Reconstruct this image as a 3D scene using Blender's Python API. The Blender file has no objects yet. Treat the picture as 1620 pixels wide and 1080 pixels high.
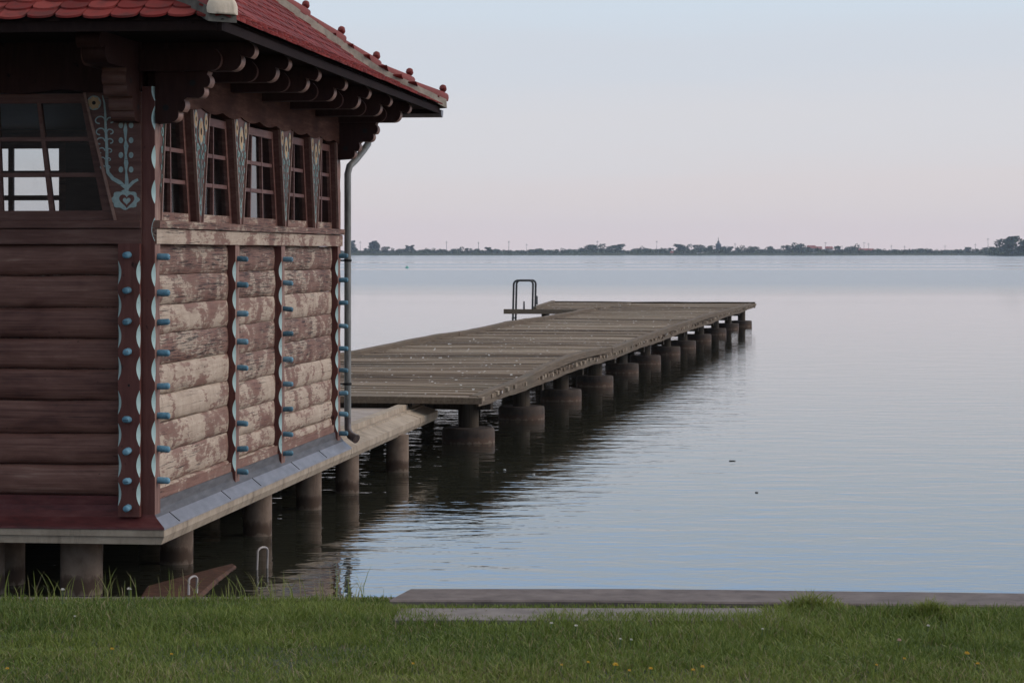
import bpy, bmesh, math, random
import numpy as np
from mathutils import Vector, Matrix, noise as mnoise
random.seed(7); rng = np.random.default_rng(11)
R = math.radians
scene = bpy.context.scene
COL = scene.collection
CAMZ = 2.40            # camera above the lake
F = 4000.0             # focal length in photograph pixels
HZ = 399.5             # horizon row of the photograph

def at(px, py, z):     # point of the photograph lying at height z
    Y = (CAMZ - z) * F / (py - HZ)
    return Vector(((px - 810) / F * Y, Y, z))

# ------------------------------------------------------------------ materials
class NT:
    def __init__(s, name):
        s.m = bpy.data.materials.new(name); s.m.use_nodes = True
        s.t = s.m.node_tree; s.t.nodes.clear()
        s.out = s.n('ShaderNodeOutputMaterial')
    def n(s, typ, **kw):
        nd = s.t.nodes.new(typ)
        for k, v in kw.items(): setattr(nd, k, v)
        return nd
    def l(s, a, b): s.t.links.new(a, b)
    def val(s, nd, key, v):
        if hasattr(v, 'is_linked') or isinstance(v, bpy.types.NodeSocket): s.l(v, nd.inputs[key])
        else: nd.inputs[key].default_value = v
    def coord(s, scale=(1, 1, 1), kind='Object', island=False, rot=(0, 0, 0)):
        tc = s.n('ShaderNodeTexCoord'); src = tc.outputs[kind]
        if kind == 'Position':
            src = s.n('ShaderNodeNewGeometry').outputs['Position']
        if island:
            g = s.n('ShaderNodeNewGeometry')
            mu = s.n('ShaderNodeMath', operation='MULTIPLY'); s.l(g.outputs['Random Per Island'], mu.inputs[0]); mu.inputs[1].default_value = 37.0
            ad = s.n('ShaderNodeVectorMath', operation='ADD'); s.l(src, ad.inputs[0]); s.l(mu.outputs[0], ad.inputs[1]); src = ad.outputs[0]
        mp = s.n('ShaderNodeMapping'); s.l(src, mp.inputs[0]); mp.inputs['Scale'].default_value = scale; mp.inputs['Rotation'].default_value = rot
        return mp.outputs[0]
    def noise(s, vec, scale=5, detail=6, rough=.55, dist=0.0):
        nd = s.n('ShaderNodeTexNoise'); s.l(vec, nd.inputs['Vector'])
        nd.inputs['Scale'].default_value = scale; nd.inputs['Detail'].default_value = detail
        nd.inputs['Roughness'].default_value = rough; nd.inputs['Distortion'].default_value = dist
        return nd.outputs['Fac']
    def voro(s, vec, scale=5, out='Distance'):
        nd = s.n('ShaderNodeTexVoronoi'); s.l(vec, nd.inputs['Vector']); nd.inputs['Scale'].default_value = scale
        return nd.outputs[out]
    def ramp(s, fac, stops, interp='LINEAR'):
        nd = s.n('ShaderNodeValToRGB'); s.l(fac, nd.inputs[0]); cr = nd.color_ramp; cr.interpolation = interp
        while len(cr.elements) < len(stops): cr.elements.new(.5)
        for e, (p, c) in zip(cr.elements, stops):
            e.position = p
            e.color = (c, c, c, 1) if isinstance(c, (int, float)) else (*c, 1)
        return nd.outputs[0]
    def mix(s, fac, a, b, mode='MIX'):
        nd = s.n('ShaderNodeMix', data_type='RGBA', blend_type=mode)
        s.val(nd, 0, fac)
        for i, v in ((6, a), (7, b)):
            if isinstance(v, tuple): nd.inputs[i].default_value = (*v, 1) if len(v) == 3 else v
            else: s.l(v, nd.inputs[i])
        return nd.outputs[2]
    def math(s, op, a, b=0.0, clamp=False):
        nd = s.n('ShaderNodeMath', operation=op, use_clamp=clamp)
        s.val(nd, 0, a); s.val(nd, 1, b); return nd.outputs[0]
    def bsdf(s, color, rough=.7, bump=None, bstr=.4, bdist=.01, spec=.5, metal=0.0):
        b = s.n('ShaderNodeBsdfPrincipled')
        if isinstance(color, tuple): b.inputs['Base Color'].default_value = (*color, 1)
        else: s.l(color, b.inputs['Base Color'])
        s.val(b, 'Roughness', rough); s.val(b, 'Metallic', metal); b.inputs['Specular IOR Level'].default_value = spec
        if bump is not None:
            bp = s.n('ShaderNodeBump'); bp.inputs['Strength'].default_value = bstr; bp.inputs['Distance'].default_value = bdist
            s.l(bump, bp.inputs['Height']); s.l(bp.outputs[0], b.inputs['Normal'])
        s.l(b.outputs[0], s.out.inputs[0]); s.b = b
        return s.m

def painted_wood(name, a, b, c, grain=(1.2, 10, 10), rough=.6, bstr=.35, scale=3.0, spec=.22):
    n = NT(name); v = n.coord(grain, island=True)
    f = n.noise(v, scale, 8, .65); g = n.noise(n.coord((1, 1, 1)), 1.7, 4)
    m = n.math('ADD', n.math('MULTIPLY', f, .6), n.math('MULTIPLY', g, .4))
    col = n.ramp(m, [(.3, a), (.5, b), (.7, c)])
    crk = n.ramp(n.noise(n.coord((grain[0] * .4, grain[1] * 2.2, grain[2] * 2.2), island=True), scale * 1.5, 5, .6), [(.28, 0.25), (.36, 1.0)])
    col = n.mix(1.0, col, crk, 'MULTIPLY')
    return n.bsdf(col, rough, f, bstr, .006, spec=spec)

def peeling(name, bias=-.010):     # cream paint weathered off red-brown boards, grain along the wall (local y)
    n = NT(name)
    v1 = n.coord((1.0, .8, 1.35), island=True); v2 = n.coord((20, 1.1, 30), island=True); v3 = n.coord((5, 4.0, 2.4), island=True); v4 = n.coord((12, 3.6, 20), island=True)
    big = n.noise(v1, 2.6, 4, .55, .8); streak = n.noise(v2, 1.5, 6, .65); drip = n.noise(v3, 2.2, 6, .6); fine = n.noise(v4, 2.0, 6, .7, .5)
    g = n.n('ShaderNodeNewGeometry'); isl = n.math('MULTIPLY', n.math('SUBTRACT', g.outputs['Random Per Island'], .5), .085)
    m = n.math('ADD', n.math('ADD', n.math('MULTIPLY', big, .46), n.math('MULTIPLY', drip, .15)), n.math('ADD', n.math('MULTIPLY', streak, .21), n.math('MULTIPLY', fine, .34)))
    m = n.math('ADD', n.math('ADD', m, isl), bias)
    mask = n.ramp(m, [(.560, 0), (.575, .55), (.600, .85), (.66, 1)])
    wood = n.ramp(n.math('ADD', n.math('MULTIPLY', streak, .6), n.math('MULTIPLY', fine, .4)), [(.30, (.050, .025, .018)), (.45, (.145, .068, .048)), (.58, (.205, .104, .075)), (.72, (.29, .185, .14))])
    cream = n.ramp(n.math('ADD', n.math('MULTIPLY', streak, .5), n.math('MULTIPLY', drip, .5)), [(.3, (.26, .185, .132)), (.52, (.41, .312, .232)), (.75, (.51, .415, .32))])
    col = n.mix(mask, cream, wood)
    crack = n.ramp(n.noise(n.coord((30, .8, 40), island=True), 1.9, 7, .74), [(.385, .08), (.43, 1.0)])
    zone = n.ramp(n.noise(v1, 1.1, 2), [(.44, 1), (.54, 0)])
    bare = n.math('MULTIPLY', n.ramp(g.outputs['Random Per Island'], [(.70, 0), (.74, 1)]), n.ramp(n.noise(v1, 1.6, 3), [(.36, 0), (.5, 1)]))
    crack2 = n.ramp(n.noise(n.coord((34, 1.3, 42), island=True), 2.3, 8, .78), [(.42, .08), (.50, 1.0)])
    col = n.mix(bare, col, n.mix(1.0, col, crack2, 'MULTIPLY'))
    col = n.mix(zone, col, n.mix(1.0, col, crack, 'MULTIPLY'))
    tick = n.ramp(n.noise(n.coord((20, 24, 3.2), island=True), 1.3, 3, .5), [(.69, 0), (.73, .85)])
    col = n.mix(tick, col, (.09, .045, .034))
    h = n.math('SUBTRACT', n.math('MULTIPLY', crack, .6), n.math('MULTIPLY', mask, .5))
    return n.bsdf(col, .75, h, .5, .004, spec=.25)

def peg_paint():
    n = NT('faded_blue_peg_paint'); oi = n.n('ShaderNodeObjectInfo'); f = n.noise(n.coord((9, 9, 9)), 4, 6, .65)
    c = n.ramp(n.math('ADD', n.math('MULTIPLY', f, .7), n.math('MULTIPLY', oi.outputs['Random'], .3)), [(.3, (.055, .115, .15)), (.5, (.095, .21, .275)), (.7, (.17, .30, .37))])
    chip = n.ramp(n.noise(n.coord((14, 14, 14)), 3, 5, .6), [(.64, 0), (.68, .8)]); c = n.mix(chip, c, (.10, .06, .045))
    return n.bsdf(c, .6, f, .3, .004, spec=.25)

def concrete(name, a, b, stain=(.1, .08, .06), streak=True, low=None):
    n = NT(name); v = n.coord((1, 1, 1))
    f = n.noise(v, 6, 9, .65); g = n.noise(n.coord((2.2, 2.2, .35)), 4.0, 7, .7)
    col = n.ramp(f, [(.32, a), (.68, b)])
    if streak: col = n.mix(n.ramp(g, [(.52, 0), (.68, .65)]), col, stain)
    if low:    # waterline scum: (height above the object's origin, colour)
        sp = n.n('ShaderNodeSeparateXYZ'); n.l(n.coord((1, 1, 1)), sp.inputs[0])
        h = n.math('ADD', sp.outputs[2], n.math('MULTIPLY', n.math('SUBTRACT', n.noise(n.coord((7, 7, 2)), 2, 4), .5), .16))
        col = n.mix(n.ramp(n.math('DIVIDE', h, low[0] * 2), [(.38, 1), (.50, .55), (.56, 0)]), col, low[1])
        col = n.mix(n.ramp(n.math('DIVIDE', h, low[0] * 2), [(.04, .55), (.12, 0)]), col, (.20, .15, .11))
    return n.bsdf(col, .85, f, .5, .01, spec=.25)

M = {}
M['brown'] = painted_wood('dark_brown_paint', (.058, .024, .018), (.105, .048, .037), (.165, .092, .072), bstr=.5)
def front_log():
    n = NT('worn_brown_logs'); v = n.coord((.9, 9, 34), island=True); f = n.noise(v, 2.0, 8, .7); g = n.noise(n.coord((1.1, 1, 3.0), island=True), 2.2, 5, .6, .5)
    gi = n.n('ShaderNodeNewGeometry'); m = n.math('ADD', n.math('ADD', n.math('MULTIPLY', f, .5), n.math('MULTIPLY', g, .42)), n.math('MULTIPLY', gi.outputs['Random Per Island'], .08))
    c = n.ramp(m, [(.34, (.042, .016, .012)), (.46, (.108, .046, .034)), (.57, (.160, .078, .058)), (.68, (.25, .155, .12))])
    crk = n.ramp(n.noise(n.coord((.55, 20, 52), island=True), 2.0, 6, .7), [(.33, .25), (.385, 1.0)])
    c = n.mix(1.0, c, crk, 'MULTIPLY'); dot = n.ramp(n.voro(n.coord((1, 1, 1.6), island=True), 7), [(.035, .7), (.06, 0)])
    c = n.mix(dot, c, (.02, .010, .008))
    return n.bsdf(c, .62, n.math('ADD', f, n.math('MULTIPLY', crk, .5)), .55, .006, spec=.25)
M['frontlog'] = front_log()
M['frieze'] = painted_wood('worn_brown_frieze_eave_shade', (.034, .014, .010), (.062, .027, .019), (.13, .066, .047), (5, 1.0, 8), .8, spec=.04)  # worn brown, darkened further to stand in for missing soffit shade
M['eave'] = painted_wood('shade_dark_eave_timber', (.022, .009, .007), (.036, .015, .012), (.055, .026, .021), (9, 9, 1.5), spec=.08)  # under-eave shade is put into this timber colour
M['brown_end'] = painted_wood('worn_brown_end_grain', (.13, .066, .050), (.22, .125, .095), (.33, .20, .15), (6, 6, 6))
M['redbrown'] = painted_wood('red_brown_paint', (.070, .027, .021), (.118, .050, .038), (.20, .105, .080), (4, 1.2, 10))
M['upright'] = painted_wood('red_brown_upright_paint', (.070, .022, .017), (.108, .037, .029), (.15, .062, .048), (9, 9, .9))
M['peeled'] = painted_wood('peeled_upright_wood', (.09, .036, .028), (.20, .105, .080), (.36, .25, .19), (7, 7, .8), .7, .4, 4)
M['soffit'] = painted_wood('shade_dark_soffit_boards', (.010, .006, .005), (.016, .009, .008), (.024, .014, .012), (8, 1, 4), .8, spec=.04)  # near-black tone paints the eave's shade onto soffit and fascia
M['peel'] = peeling('peeling_cream_paint'); M['peelbase'] = peeling('bare_base_board', .05); M['peelsill'] = peeling('peeling_sill_paint', .012)
M['teal'] = painted_wood('pale_teal_paint', (.26, .37, .35), (.37, .49, .46), (.45, .56, .53), (6, 6, 3), .5, .2)
M['motif'] = painted_wood('worn_teal_motif_paint', (.15, .20, .19), (.25, .32, .305), (.36, .43, .40), (9, 9, 7), .6, .2, 4)
M['paleleaf'] = painted_wood('muted_teal_motif_paint', (.07, .12, .11), (.16, .25, .23), (.30, .40, .36), (14, 14, 9), .6, .2, 4)
M['leaf'] = painted_wood('dark_green_motif_paint', (.012, .045, .04), (.025, .085, .07), (.06, .15, .13), (9, 9, 7), .6, .2, 4)
M['ochre'] = painted_wood('ochre_flower_paint', (.26, .14, .06), (.42, .27, .14), (.55, .40, .24), (9, 9, 7), .6, .2)
M['blue'] = peg_paint()
M['dark'] = NT('dark_hole').bsdf((.008, .006, .006), .9)
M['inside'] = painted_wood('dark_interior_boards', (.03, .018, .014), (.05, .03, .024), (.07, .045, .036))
def red_tile():
    n = NT('red_clay_tile'); g = n.n('ShaderNodeNewGeometry')
    c = n.ramp(g.outputs['Random Per Island'], [(0, (.100, .012, .010)), (.5, (.155, .019, .016)), (1, (.205, .036, .029))])
    f = n.noise(n.coord((1, 1, 1)), 7, 6, .6)
    c = n.mix(n.ramp(f, [(.48, 0), (.68, .75)]), c, (.065, .022, .019))
    return n.bsdf(c, .75, f, .25, .01, spec=.10)
M['tile'] = red_tile()
M['ridge'] = painted_wood('red_ridge_tile', (.12, .021, .018), (.17, .032, .027), (.22, .05, .04), (4, 4, 4), .6, .2)
M['mortar'] = concrete('lichen_mortar', (.16, .13, .10), (.34, .29, .23), (.07, .06, .05))
M['darkmortar'] = concrete('dark_lichen_mortar', (.045, .042, .036), (.13, .12, .10), (.03, .028, .025))
M['pale_mortar'] = concrete('pale_mortar_cap', (.40, .33, .25), (.62, .53, .42), (.2, .17, .13))
M['zinc'] = NT('weathered_zinc'); _n = M['zinc']
M['zinc'] = _n.bsdf(_n.ramp(_n.noise(_n.coord((3, 1, 3)), 4, 6), [(.3, (.105, .10, .110)), (.7, (.185, .177, .193))]), .5, None, spec=.5, metal=.25)
_n = NT('dark_grey_zinc'); M['darkzinc'] = _n.bsdf(_n.ramp(_n.noise(_n.coord((6, 1, 6)), 4, 6), [(.3, (.040, .034, .034)), (.7, (.095, .085, .085))]), .6, spec=.25)  # darker grey for the inner skirt of the flashing
_n = NT('grey_pipe'); M['pipe'] = _n.bsdf(_n.ramp(_n.noise(_n.coord((6, 6, 1.5)), 4, 6), [(.35, (.105, .103, .092)), (.7, (.205, .198, .178))]), .5, None, spec=.4)
_n = NT('brown_pipe'); M['brownpipe'] = _n.bsdf(_n.ramp(_n.noise(_n.coord((6, 6, 3)), 5, 6), [(.35, (.045, .030, .026)), (.7, (.085, .055, .047))]), .45)
M['redflash'] = painted_wood('dull_red_painted_flashing', (.026, .012, .011), (.082, .020, .019), (.12, .046, .040), (2.5, 9, 9), .5, .2)
M['conc'] = concrete('aged_concrete', (.24, .185, .132), (.385, .305, .225), (.13, .095, .065))
M['deckc'] = concrete('terrace_concrete', (.24, .195, .165), (.36, .30, .255), (.17, .13, .105), False)
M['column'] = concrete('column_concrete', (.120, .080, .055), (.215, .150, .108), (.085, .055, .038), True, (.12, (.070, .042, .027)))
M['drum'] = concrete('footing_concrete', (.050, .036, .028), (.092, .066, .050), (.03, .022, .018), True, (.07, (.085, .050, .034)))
def pier_wood(name, dropping=True, k=1.0, ax=(30, 1.0, 30)):
    n = NT(name); v = n.coord(ax, island=True)
    f = n.noise(v, 1.6, 8, .7); g = n.n('ShaderNodeNewGeometry')
    m = n.math('ADD', n.math('MULTIPLY', f, .62), n.math('MULTIPLY', g.outputs['Random Per Island'], .38))
    c = n.ramp(m, [(.28, (.038 * k, .026 * k, .019 * k)), (.47, (.135 * k, .096 * k, .066 * k)), (.64, (.225 * k, .172 * k, .122 * k)), (.82, (.34 * k, .285 * k, .22 * k))])
    c = n.mix(n.ramp(n.noise(n.coord((1, 1, 1)), .8, 4), [(.5, 0), (.7, .45)]), c, (.125 * k, .108 * k, .082 * k))
    if dropping:
        vv = n.coord((1, 1.5, 1)); d = n.voro(vv, 5.5)
        big = n.noise(n.coord((1, 1, 1)), .55, 3)
        spot = n.math('MULTIPLY', n.ramp(n.math('ADD', d, n.math('MULTIPLY', n.noise(vv, 14, 3), .25)), [(.235, 1), (.29, 0)]), n.ramp(big, [(.30, .3), (.5, 1)]))
        c = n.mix(spot, c, (.58, .55, .51))
    return n.bsdf(c, .85, f, .6, .008, spec=.12)
M['plank'] = pier_wood('weathered_pier_planks', True, 1.12)
M['beam'] = pier_wood('weathered_pier_beam', False, .72, (1.0, 30, 30))
M['post'] = pier_wood('dark_wet_post', False, .36, (22, 22, .9))
M['mossbeam'] = pier_wood('mossy_beam', False, .9, (1, 20, 20))
_n = NT('dark_steel'); M['steel'] = _n.bsdf((.018, .016, .016), .5)
_n = NT('galvanised_hoop'); M['hoop'] = _n.bsdf(_n.ramp(_n.noise(_n.coord(), 9, 4), [(.35, (.24, .20, .18)), (.7, (.40, .36, .33))]), .5)
_n = NT('rusty_wet_plate'); M['rust'] = _n.bsdf(_n.ramp(_n.noise(_n.coord(), 9, 9, .7), [(.3, (.030, .013, .008)), (.55, (.085, .038, .021)), (.75, (.15, .075, .042))]), .8, _n.noise(_n.coord(), 30, 6), .5, .01, .15)
_n = NT('green_plastic'); M['green'] = _n.bsdf((.03, .30, .22), .45)
def glass():
    n = NT('old_window_glass')
    fr = n.n('ShaderNodeFresnel'); fr.inputs[0].default_value = 1.5
    tr = n.n('ShaderNodeBsdfTransparent'); tr.inputs[0].default_value = (.82, .85, .86, 1)
    gl = n.n('ShaderNodeBsdfGlossy'); gl.inputs['Roughness'].default_value = .08
    df = n.n('ShaderNodeBsdfDiffuse'); df.inputs[0].default_value = (.22, .21, .19, 1); gl.inputs[0].default_value = (.28, .29, .30, 1)
    d = n.n('ShaderNodeMixShader'); n.l(n.ramp(n.noise(n.coord(), 6, 8, .7), [(.45, .004), (.75, .05)]), d.inputs[0]); n.l(tr.outputs[0], d.inputs[1]); n.l(df.outputs[0], d.inputs[2])
    mx = n.n('ShaderNodeMixShader'); n.l(fr.outputs[0], mx.inputs[0]); n.l(d.outputs[0], mx.inputs[1]); n.l(gl.outputs[0], mx.inputs[2])
    n.l(mx.outputs[0], n.out.inputs[0]); return n.m
M['glass'] = glass()

# ------------------------------------------------------------------ mesh builder
class MB:
    def __init__(s, off=(0, 0, 0)): s.v = []; s.f = []; s.m = []; s.off = Vector(off)
    def add(s, verts, faces, mi=0):
        b = len(s.v); s.v += [tuple(Vector(p) + s.off) for p in verts]
        for f in faces: s.f.append(tuple(b + i for i in f)); s.m.append(mi)
    def hexa(s, p, mi=0):  # 8 points: bottom ring 0-3, top ring 4-7
        s.add(p, [(0, 3, 2, 1), (4, 5, 6, 7), (0, 1, 5, 4), (1, 2, 6, 5), (2, 3, 7, 6), (3, 0, 4, 7)], mi)
    def box(s, x0, x1, y0, y1, z0, z1, mi=0):
        s.hexa([(x0, y0, z0), (x1, y0, z0), (x1, y1, z0), (x0, y1, z0), (x0, y0, z1), (x1, y0, z1), (x1, y1, z1), (x0, y1, z1)], mi)
    def prism(s, a, b, mi=0, side=None):  # two matching rings
        n = len(a); s.add(list(a) + list(b), [tuple(range(n))[::-1], tuple(range(n, 2 * n))], mi)
        base = len(s.v) - 2 * n
        for i in range(n):
            j = (i + 1) % n; s.f.append((base + i, base + j, base + n + j, base + n + i)); s.m.append(mi if side is None else (side[i] if isinstance(side, list) else side))
    def tube(s, path, r, n=10, mi=0, caps=True):
        path = [Vector(p) for p in path]; rs = r if isinstance(r, (list, tuple)) else [r] * len(path)
        rings = []; ref = None
        for i, p in enumerate(path):
            t = (path[min(i + 1, len(path) - 1)] - path[max(i - 1, 0)]).normalized()
            if ref is None or abs(ref.dot(t)) > .95: ref = Vector((0, 0, 1)) if abs(t.z) < .9 else Vector((1, 0, 0))
            a = t.cross(ref).normalized(); b = a.cross(t).normalized(); ref = b
            rings.append([p + (a * math.cos(2 * math.pi * k / n) + b * math.sin(2 * math.pi * k / n)) * rs[i] for k in range(n)])
        base = len(s.v); s.v += [tuple(q + s.off) for rg in rings for q in rg]
        for i in range(len(rings) - 1):
            for k in range(n):
                k2 = (k + 1) % n; s.f.append((base + i * n + k, base + i * n + k2, base + (i + 1) * n + k2, base + (i + 1) * n + k)); s.m.append(mi)
        if caps:
            s.f.append(tuple(base + k for k in range(n))[::-1]); s.m.append(mi)
            s.f.append(tuple(base + (len(rings) - 1) * n + k for k in range(n))); s.m.append(mi)
    def lathe(s, prof, c=(0, 0, 0), n=20, mi=0):
        c = Vector(c); s.tube_rings([[c + Vector((r * math.cos(2 * math.pi * k / n), r * math.sin(2 * math.pi * k / n), z)) for k in range(n)] for r, z in prof], mi)
    def tube_rings(s, rings, mi=0, caps=True):
        n = len(rings[0]); base = len(s.v); s.v += [tuple(Vector(q) + s.off) for rg in rings for q in rg]
        for i in range(len(rings) - 1):
            for k in range(n):
                k2 = (k + 1) % n; s.f.append((base + i * n + k, base + i * n + k2, base + (i + 1) * n + k2, base + (i + 1) * n + k)); s.m.append(mi)
        if caps:
            s.f.append(tuple(base + k for k in range(n))[::-1]); s.m.append(mi)
            s.f.append(tuple(base + (len(rings) - 1) * n + k for k in range(n))); s.m.append(mi)
    def build(s, name, mats, parent=None, smooth=None, bevel=0):
        me = bpy.data.meshes.new(name); me.from_pydata(s.v, [], s.f)
        for m in (mats if isinstance(mats, (list, tuple)) else [mats]): me.materials.append(m)
        me.polygons.foreach_set('material_index', s.m)
        bm = bmesh.new(); bm.from_mesh(me); bmesh.ops.recalc_face_normals(bm, faces=bm.faces); bm.to_mesh(me); bm.free()
        if smooth is not None:
            me.polygons.foreach_set('use_smooth', [True] * len(me.polygons)); me.set_sharp_from_angle(angle=R(smooth))
        me.update()
        o = bpy.data.objects.new(name, me); COL.objects.link(o)
        if parent: o.parent = parent
        if bevel:
            md = o.modifiers.new('bevel', 'BEVEL'); md.width = bevel; md.segments = 1; md.limit_method = 'ANGLE'
        return o

def tag(o, label=None, cat=None, group=None, kind=None):
    for k, v in (('label', label), ('category', cat), ('group', group), ('kind', kind)):
        if v: o[k] = v
    return o
def empty(name, loc=(0, 0, 0), rz=0):
    o = bpy.data.objects.new(name, None); COL.objects.link(o); o.location = loc; o.rotation_euler = (0, 0, rz); o.empty_display_size = .2
    return o
def copy_tree(o, parent=None):
    c = o.copy(); COL.objects.link(c)
    if parent: c.parent = parent
    for ch in list(o.children): copy_tree(ch, c)
    return c

# ------------------------------------------------------------------ the hut
C0 = Vector((-2.472, 17.5, 0)); YAW = -math.atan2(460, 4000); DZ = 1.82
hut = empty('boathouse', (C0.x, C0.y, CAMZ - DZ), YAW)
tag(hut, 'weathered brown timber boathouse with red tiled roof and light blue pegs', 'boathouse')
OFF = (0, 0, DZ)
def HB(): return MB(OFF)
W, L = 7.1, 7.1
side = lambda s, z, n: (n, s, z)            # right-hand wall: s along the wall, n outward
front = lambda s, z, n: (s, -n, z)          # wall facing the bank
back = lambda s, z, n: (s, L + n, z)
left = lambda s, z, n: (-W - n, s, z)
def mbox(mb, P, s0, s1, n0, n1, z0, z1, mi=0):
    mb.hexa([P(s0, z0, n0), P(s1, z0, n0), P(s1, z0, n1), P(s0, z0, n1), P(s0, z1, n0), P(s1, z1, n0), P(s1, z1, n1), P(s0, z1, n1)], mi)

def log_panel(P, s0, s1, bounds, n0, bulge, mat, seed, segs=18):
    mb = HB()
    for k in range(len(bounds) - 1):
        zt, zb = bounds[k], bounds[k + 1]
        bl = bulge * random.uniform(.85, 1.12)
        rings = []
        for i in range(segs + 1):
            s = s0 + (s1 - s0) * i / segs
            wob = lambda q: .007 * mnoise.noise(Vector((s * 1.9, q * 7.3 + seed, 3.1)))
            a = zt - .0025 + wob(k); b = zb + .0025 + wob(k + 1)
            sh = 1 - .35 * (abs(2 * i / segs - 1) ** 14)
            ring = []
            for j in range(11):
                t = j / 10; z = a + (b - a) * t
                ring.append(P(s, z, n0 + bl * (sh * (.55 + .45 * (1 - abs(2 * t - 1) ** 2.2)) if 0 < j < 10 else .30) + .004 * mnoise.noise(Vector((s * 3, z * 9, seed)))))
            ring += [P(s, b, n0 - .03), P(s, a, n0 - .03)]
            rings.append(ring)
        mb.tube_rings(rings)
    return mb.build('log_panel', mat, hut, 50)

def pilaster(P, s0, s1, n0, n1, z0, z1, centres, face=0, c=.024, h=.165, left_edge=True, right_edge=True):
    mb = HB(); zs = {z0, z1}
    for q in centres:
        for k in range(-5, 6):
            z = q + h / 2 * k / 5
            if z0 < z < z1: zs.add(z)
    zs = sorted(zs); rings = []
    for z in zs:
        cc = .0006
        for q in centres:
            t = abs(z - q) / (h / 2)
            if t < 1: cc = max(cc, c * (1 - t * t))
        cl = cc if left_edge else .0006; cr = cc if right_edge else .0006
        rings.append([P(s0, z, n0), P(s0, z, n1 - cl), P(s0 + cl, z, n1), P(s1 - cr, z, n1), P(s1, z, n1 - cr), P(s1, z, n0)])
    b = len(mb.v); mb.tube_rings(rings)
    for i in range(len(zs) - 1):   # side quads are stored ring by ring, six to a ring
        zc = (zs[i] + zs[i + 1]) / 2
        if any(abs(zc - q) < h / 2 for q in centres):
            for k in (1, 3): mb.m[i * 6 + k] = 1
        mb.m[i * 6 + 2] = face
    return mb.build('pilaster', [M['upright'], M['teal'], M['peeled']], hut)

def peg(P, s, z, n, parent, length=.088, r=.0245):
    mb = HB(); prof = [(0, .92), (.012, 1), (length * .82, 1), (length * .93, .86), (length * .985, .55), (length, .2)]
    tz = random.uniform(-.10, .06); ts = random.uniform(-.05, .05); k = random.uniform(.94, 1.06); ph = random.random() * 6
    rings = []
    for d, q in prof:
        rings.append([P(s + ts * d + r * k * q * math.cos(ph + a * math.pi / 7), z + tz * d + r * k * q * math.sin(ph + a * math.pi / 7) * .93, n + d) for a in range(14)])
    mb.tube_rings(rings)
    # the dark drying crack some pegs show
    if random.random() < .35: mbox(mb, P, s - r * .7, s + r * .75, n + length * .60, n + length * 1.004, z - .0016, z + .0016, 1)
    return mb.build('peg', [M['blue'], M['dark']], parent, 50)

zf = lambda y: (HZ - y) * 17.42 / F
# corner pilaster of the front and its pegs
fy = [403, 459, 508, 556, 664, 713, 761, 803]
fz = [zf(y) for y in fy]; allz = [zf(y) for y in (403, 459, 508, 556, 610, 664, 713, 761, 803)]
mid = lambda a: [(a[i] + a[i + 1]) / 2 for i in range(len(a) - 1)]
p = pilaster(front, -.248, -.094, -.05, .05, -1.825, .062, mid(allz) )
for z in fz: peg(front, -.172, z, .05, p, .085)
mb = HB(); mbox(mb, front, -.178, -.164, .049, .0525, zf(610) - .008, zf(610) + .008); mb.build('peg_hole', M['dark'], p)
sidepegs = {
    0: (.0, .15, [406, 463, 510, 558, 611, 657, 709, 759]),
    1: (2.50, 2.65, [409, 450, 496, 540, 581, 669, 710, 745]),
    2: (4.28, 4.43, [410, 447, 488, 528, 568, 607, 647, 686, 717]),
    3: (6.93, 7.08, [405, 443, 479, 515, 551, 585, 622, 654, 685]),
}
for k, (s0, s1, ys) in sidepegs.items():
    Y = 17.5 + .9934 * (s0 + s1) / 2
    zz = [(HZ - y) * Y / F for y in ys]
    full = sorted(zz, reverse=True)
    if k == 1: full = sorted(zz + [(HZ - 625) * Y / F], reverse=True)
    cen = mid(full)
    ztop = 1.15 if k in (0, 3) else .062
    if k in (0, 3): cen = cen + [z for z in (.16, .66, .93, 1.13)] + ([.42] if k == 0 else [])
    zbot = full[-1] - .10
    if k == 0: zbot = -1.83
    p = pilaster(side, s0, s1, -.09, 0.0, max(zbot, -1.86), ztop, cen, 2)
    for z in zz: peg(side, (s0 + s1) / 2, z, 0.0, p)
# front pilasters farther along the wall, mirrored pegs
for s0 in (-2.62, -4.68, -7.0):
    p = pilaster(front, s0, s0 + .154, -.05, .05, -1.825, .062, mid(allz))
    for z in allz: peg(front, s0 + .077, z, .05, p, .085)

# log panels
def bounds(top, bot, step, jit):
    b = [top]; z = top - step * random.uniform(.93, 1.07)
    while z > bot + step * .45: b.append(z); z -= step * random.uniform(1 - jit, 1 + jit)
    return b + [bot]
S1 = [(HZ - y) * 17.6 / F for y in (388, 435, 484, 531, 580, 628.5, 674, 722, 772, 800)]
log_panel(side, .15, 2.50, [.06] + S1[1:-1] + [-1.675], -.080, .038, M['peel'], 1, 30)
log_panel(side, 2.65, 4.28, [.06] + [(HZ - y) * 21.7 / F for y in (427, 467.5, 507, 550, 592, 633, 672, 703)] + [-1.70], -.080, .038, M['peel'], 2)
log_panel(side, 4.43, 6.93, [.06] + [(HZ - y) * 21.95 / F for y in (428, 467, 507, 544, 583, 621, 659, 690)] + [-1.69], -.080, .038, M['peel'], 3)
FB = [.06] + [(HZ - y) * 17.5 / F for y in (436, 487, 536.5, 584.5, 634.5, 687, 736.5, 785)]
log_panel(front, -2.466, -.248, FB, -.07, .050, M['frontlog'], 4, 22)
log_panel(front, -4.526, -2.62, FB, -.07, .050, M['frontlog'], 5)
log_panel(front, -6.846, -4.68, FB, -.07, .050, M['frontlog'], 6)
log_panel(left, .05, L - .05, bounds(.06, -1.80, .215, .05), -.085, .06, M['peel'], 7)
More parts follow.
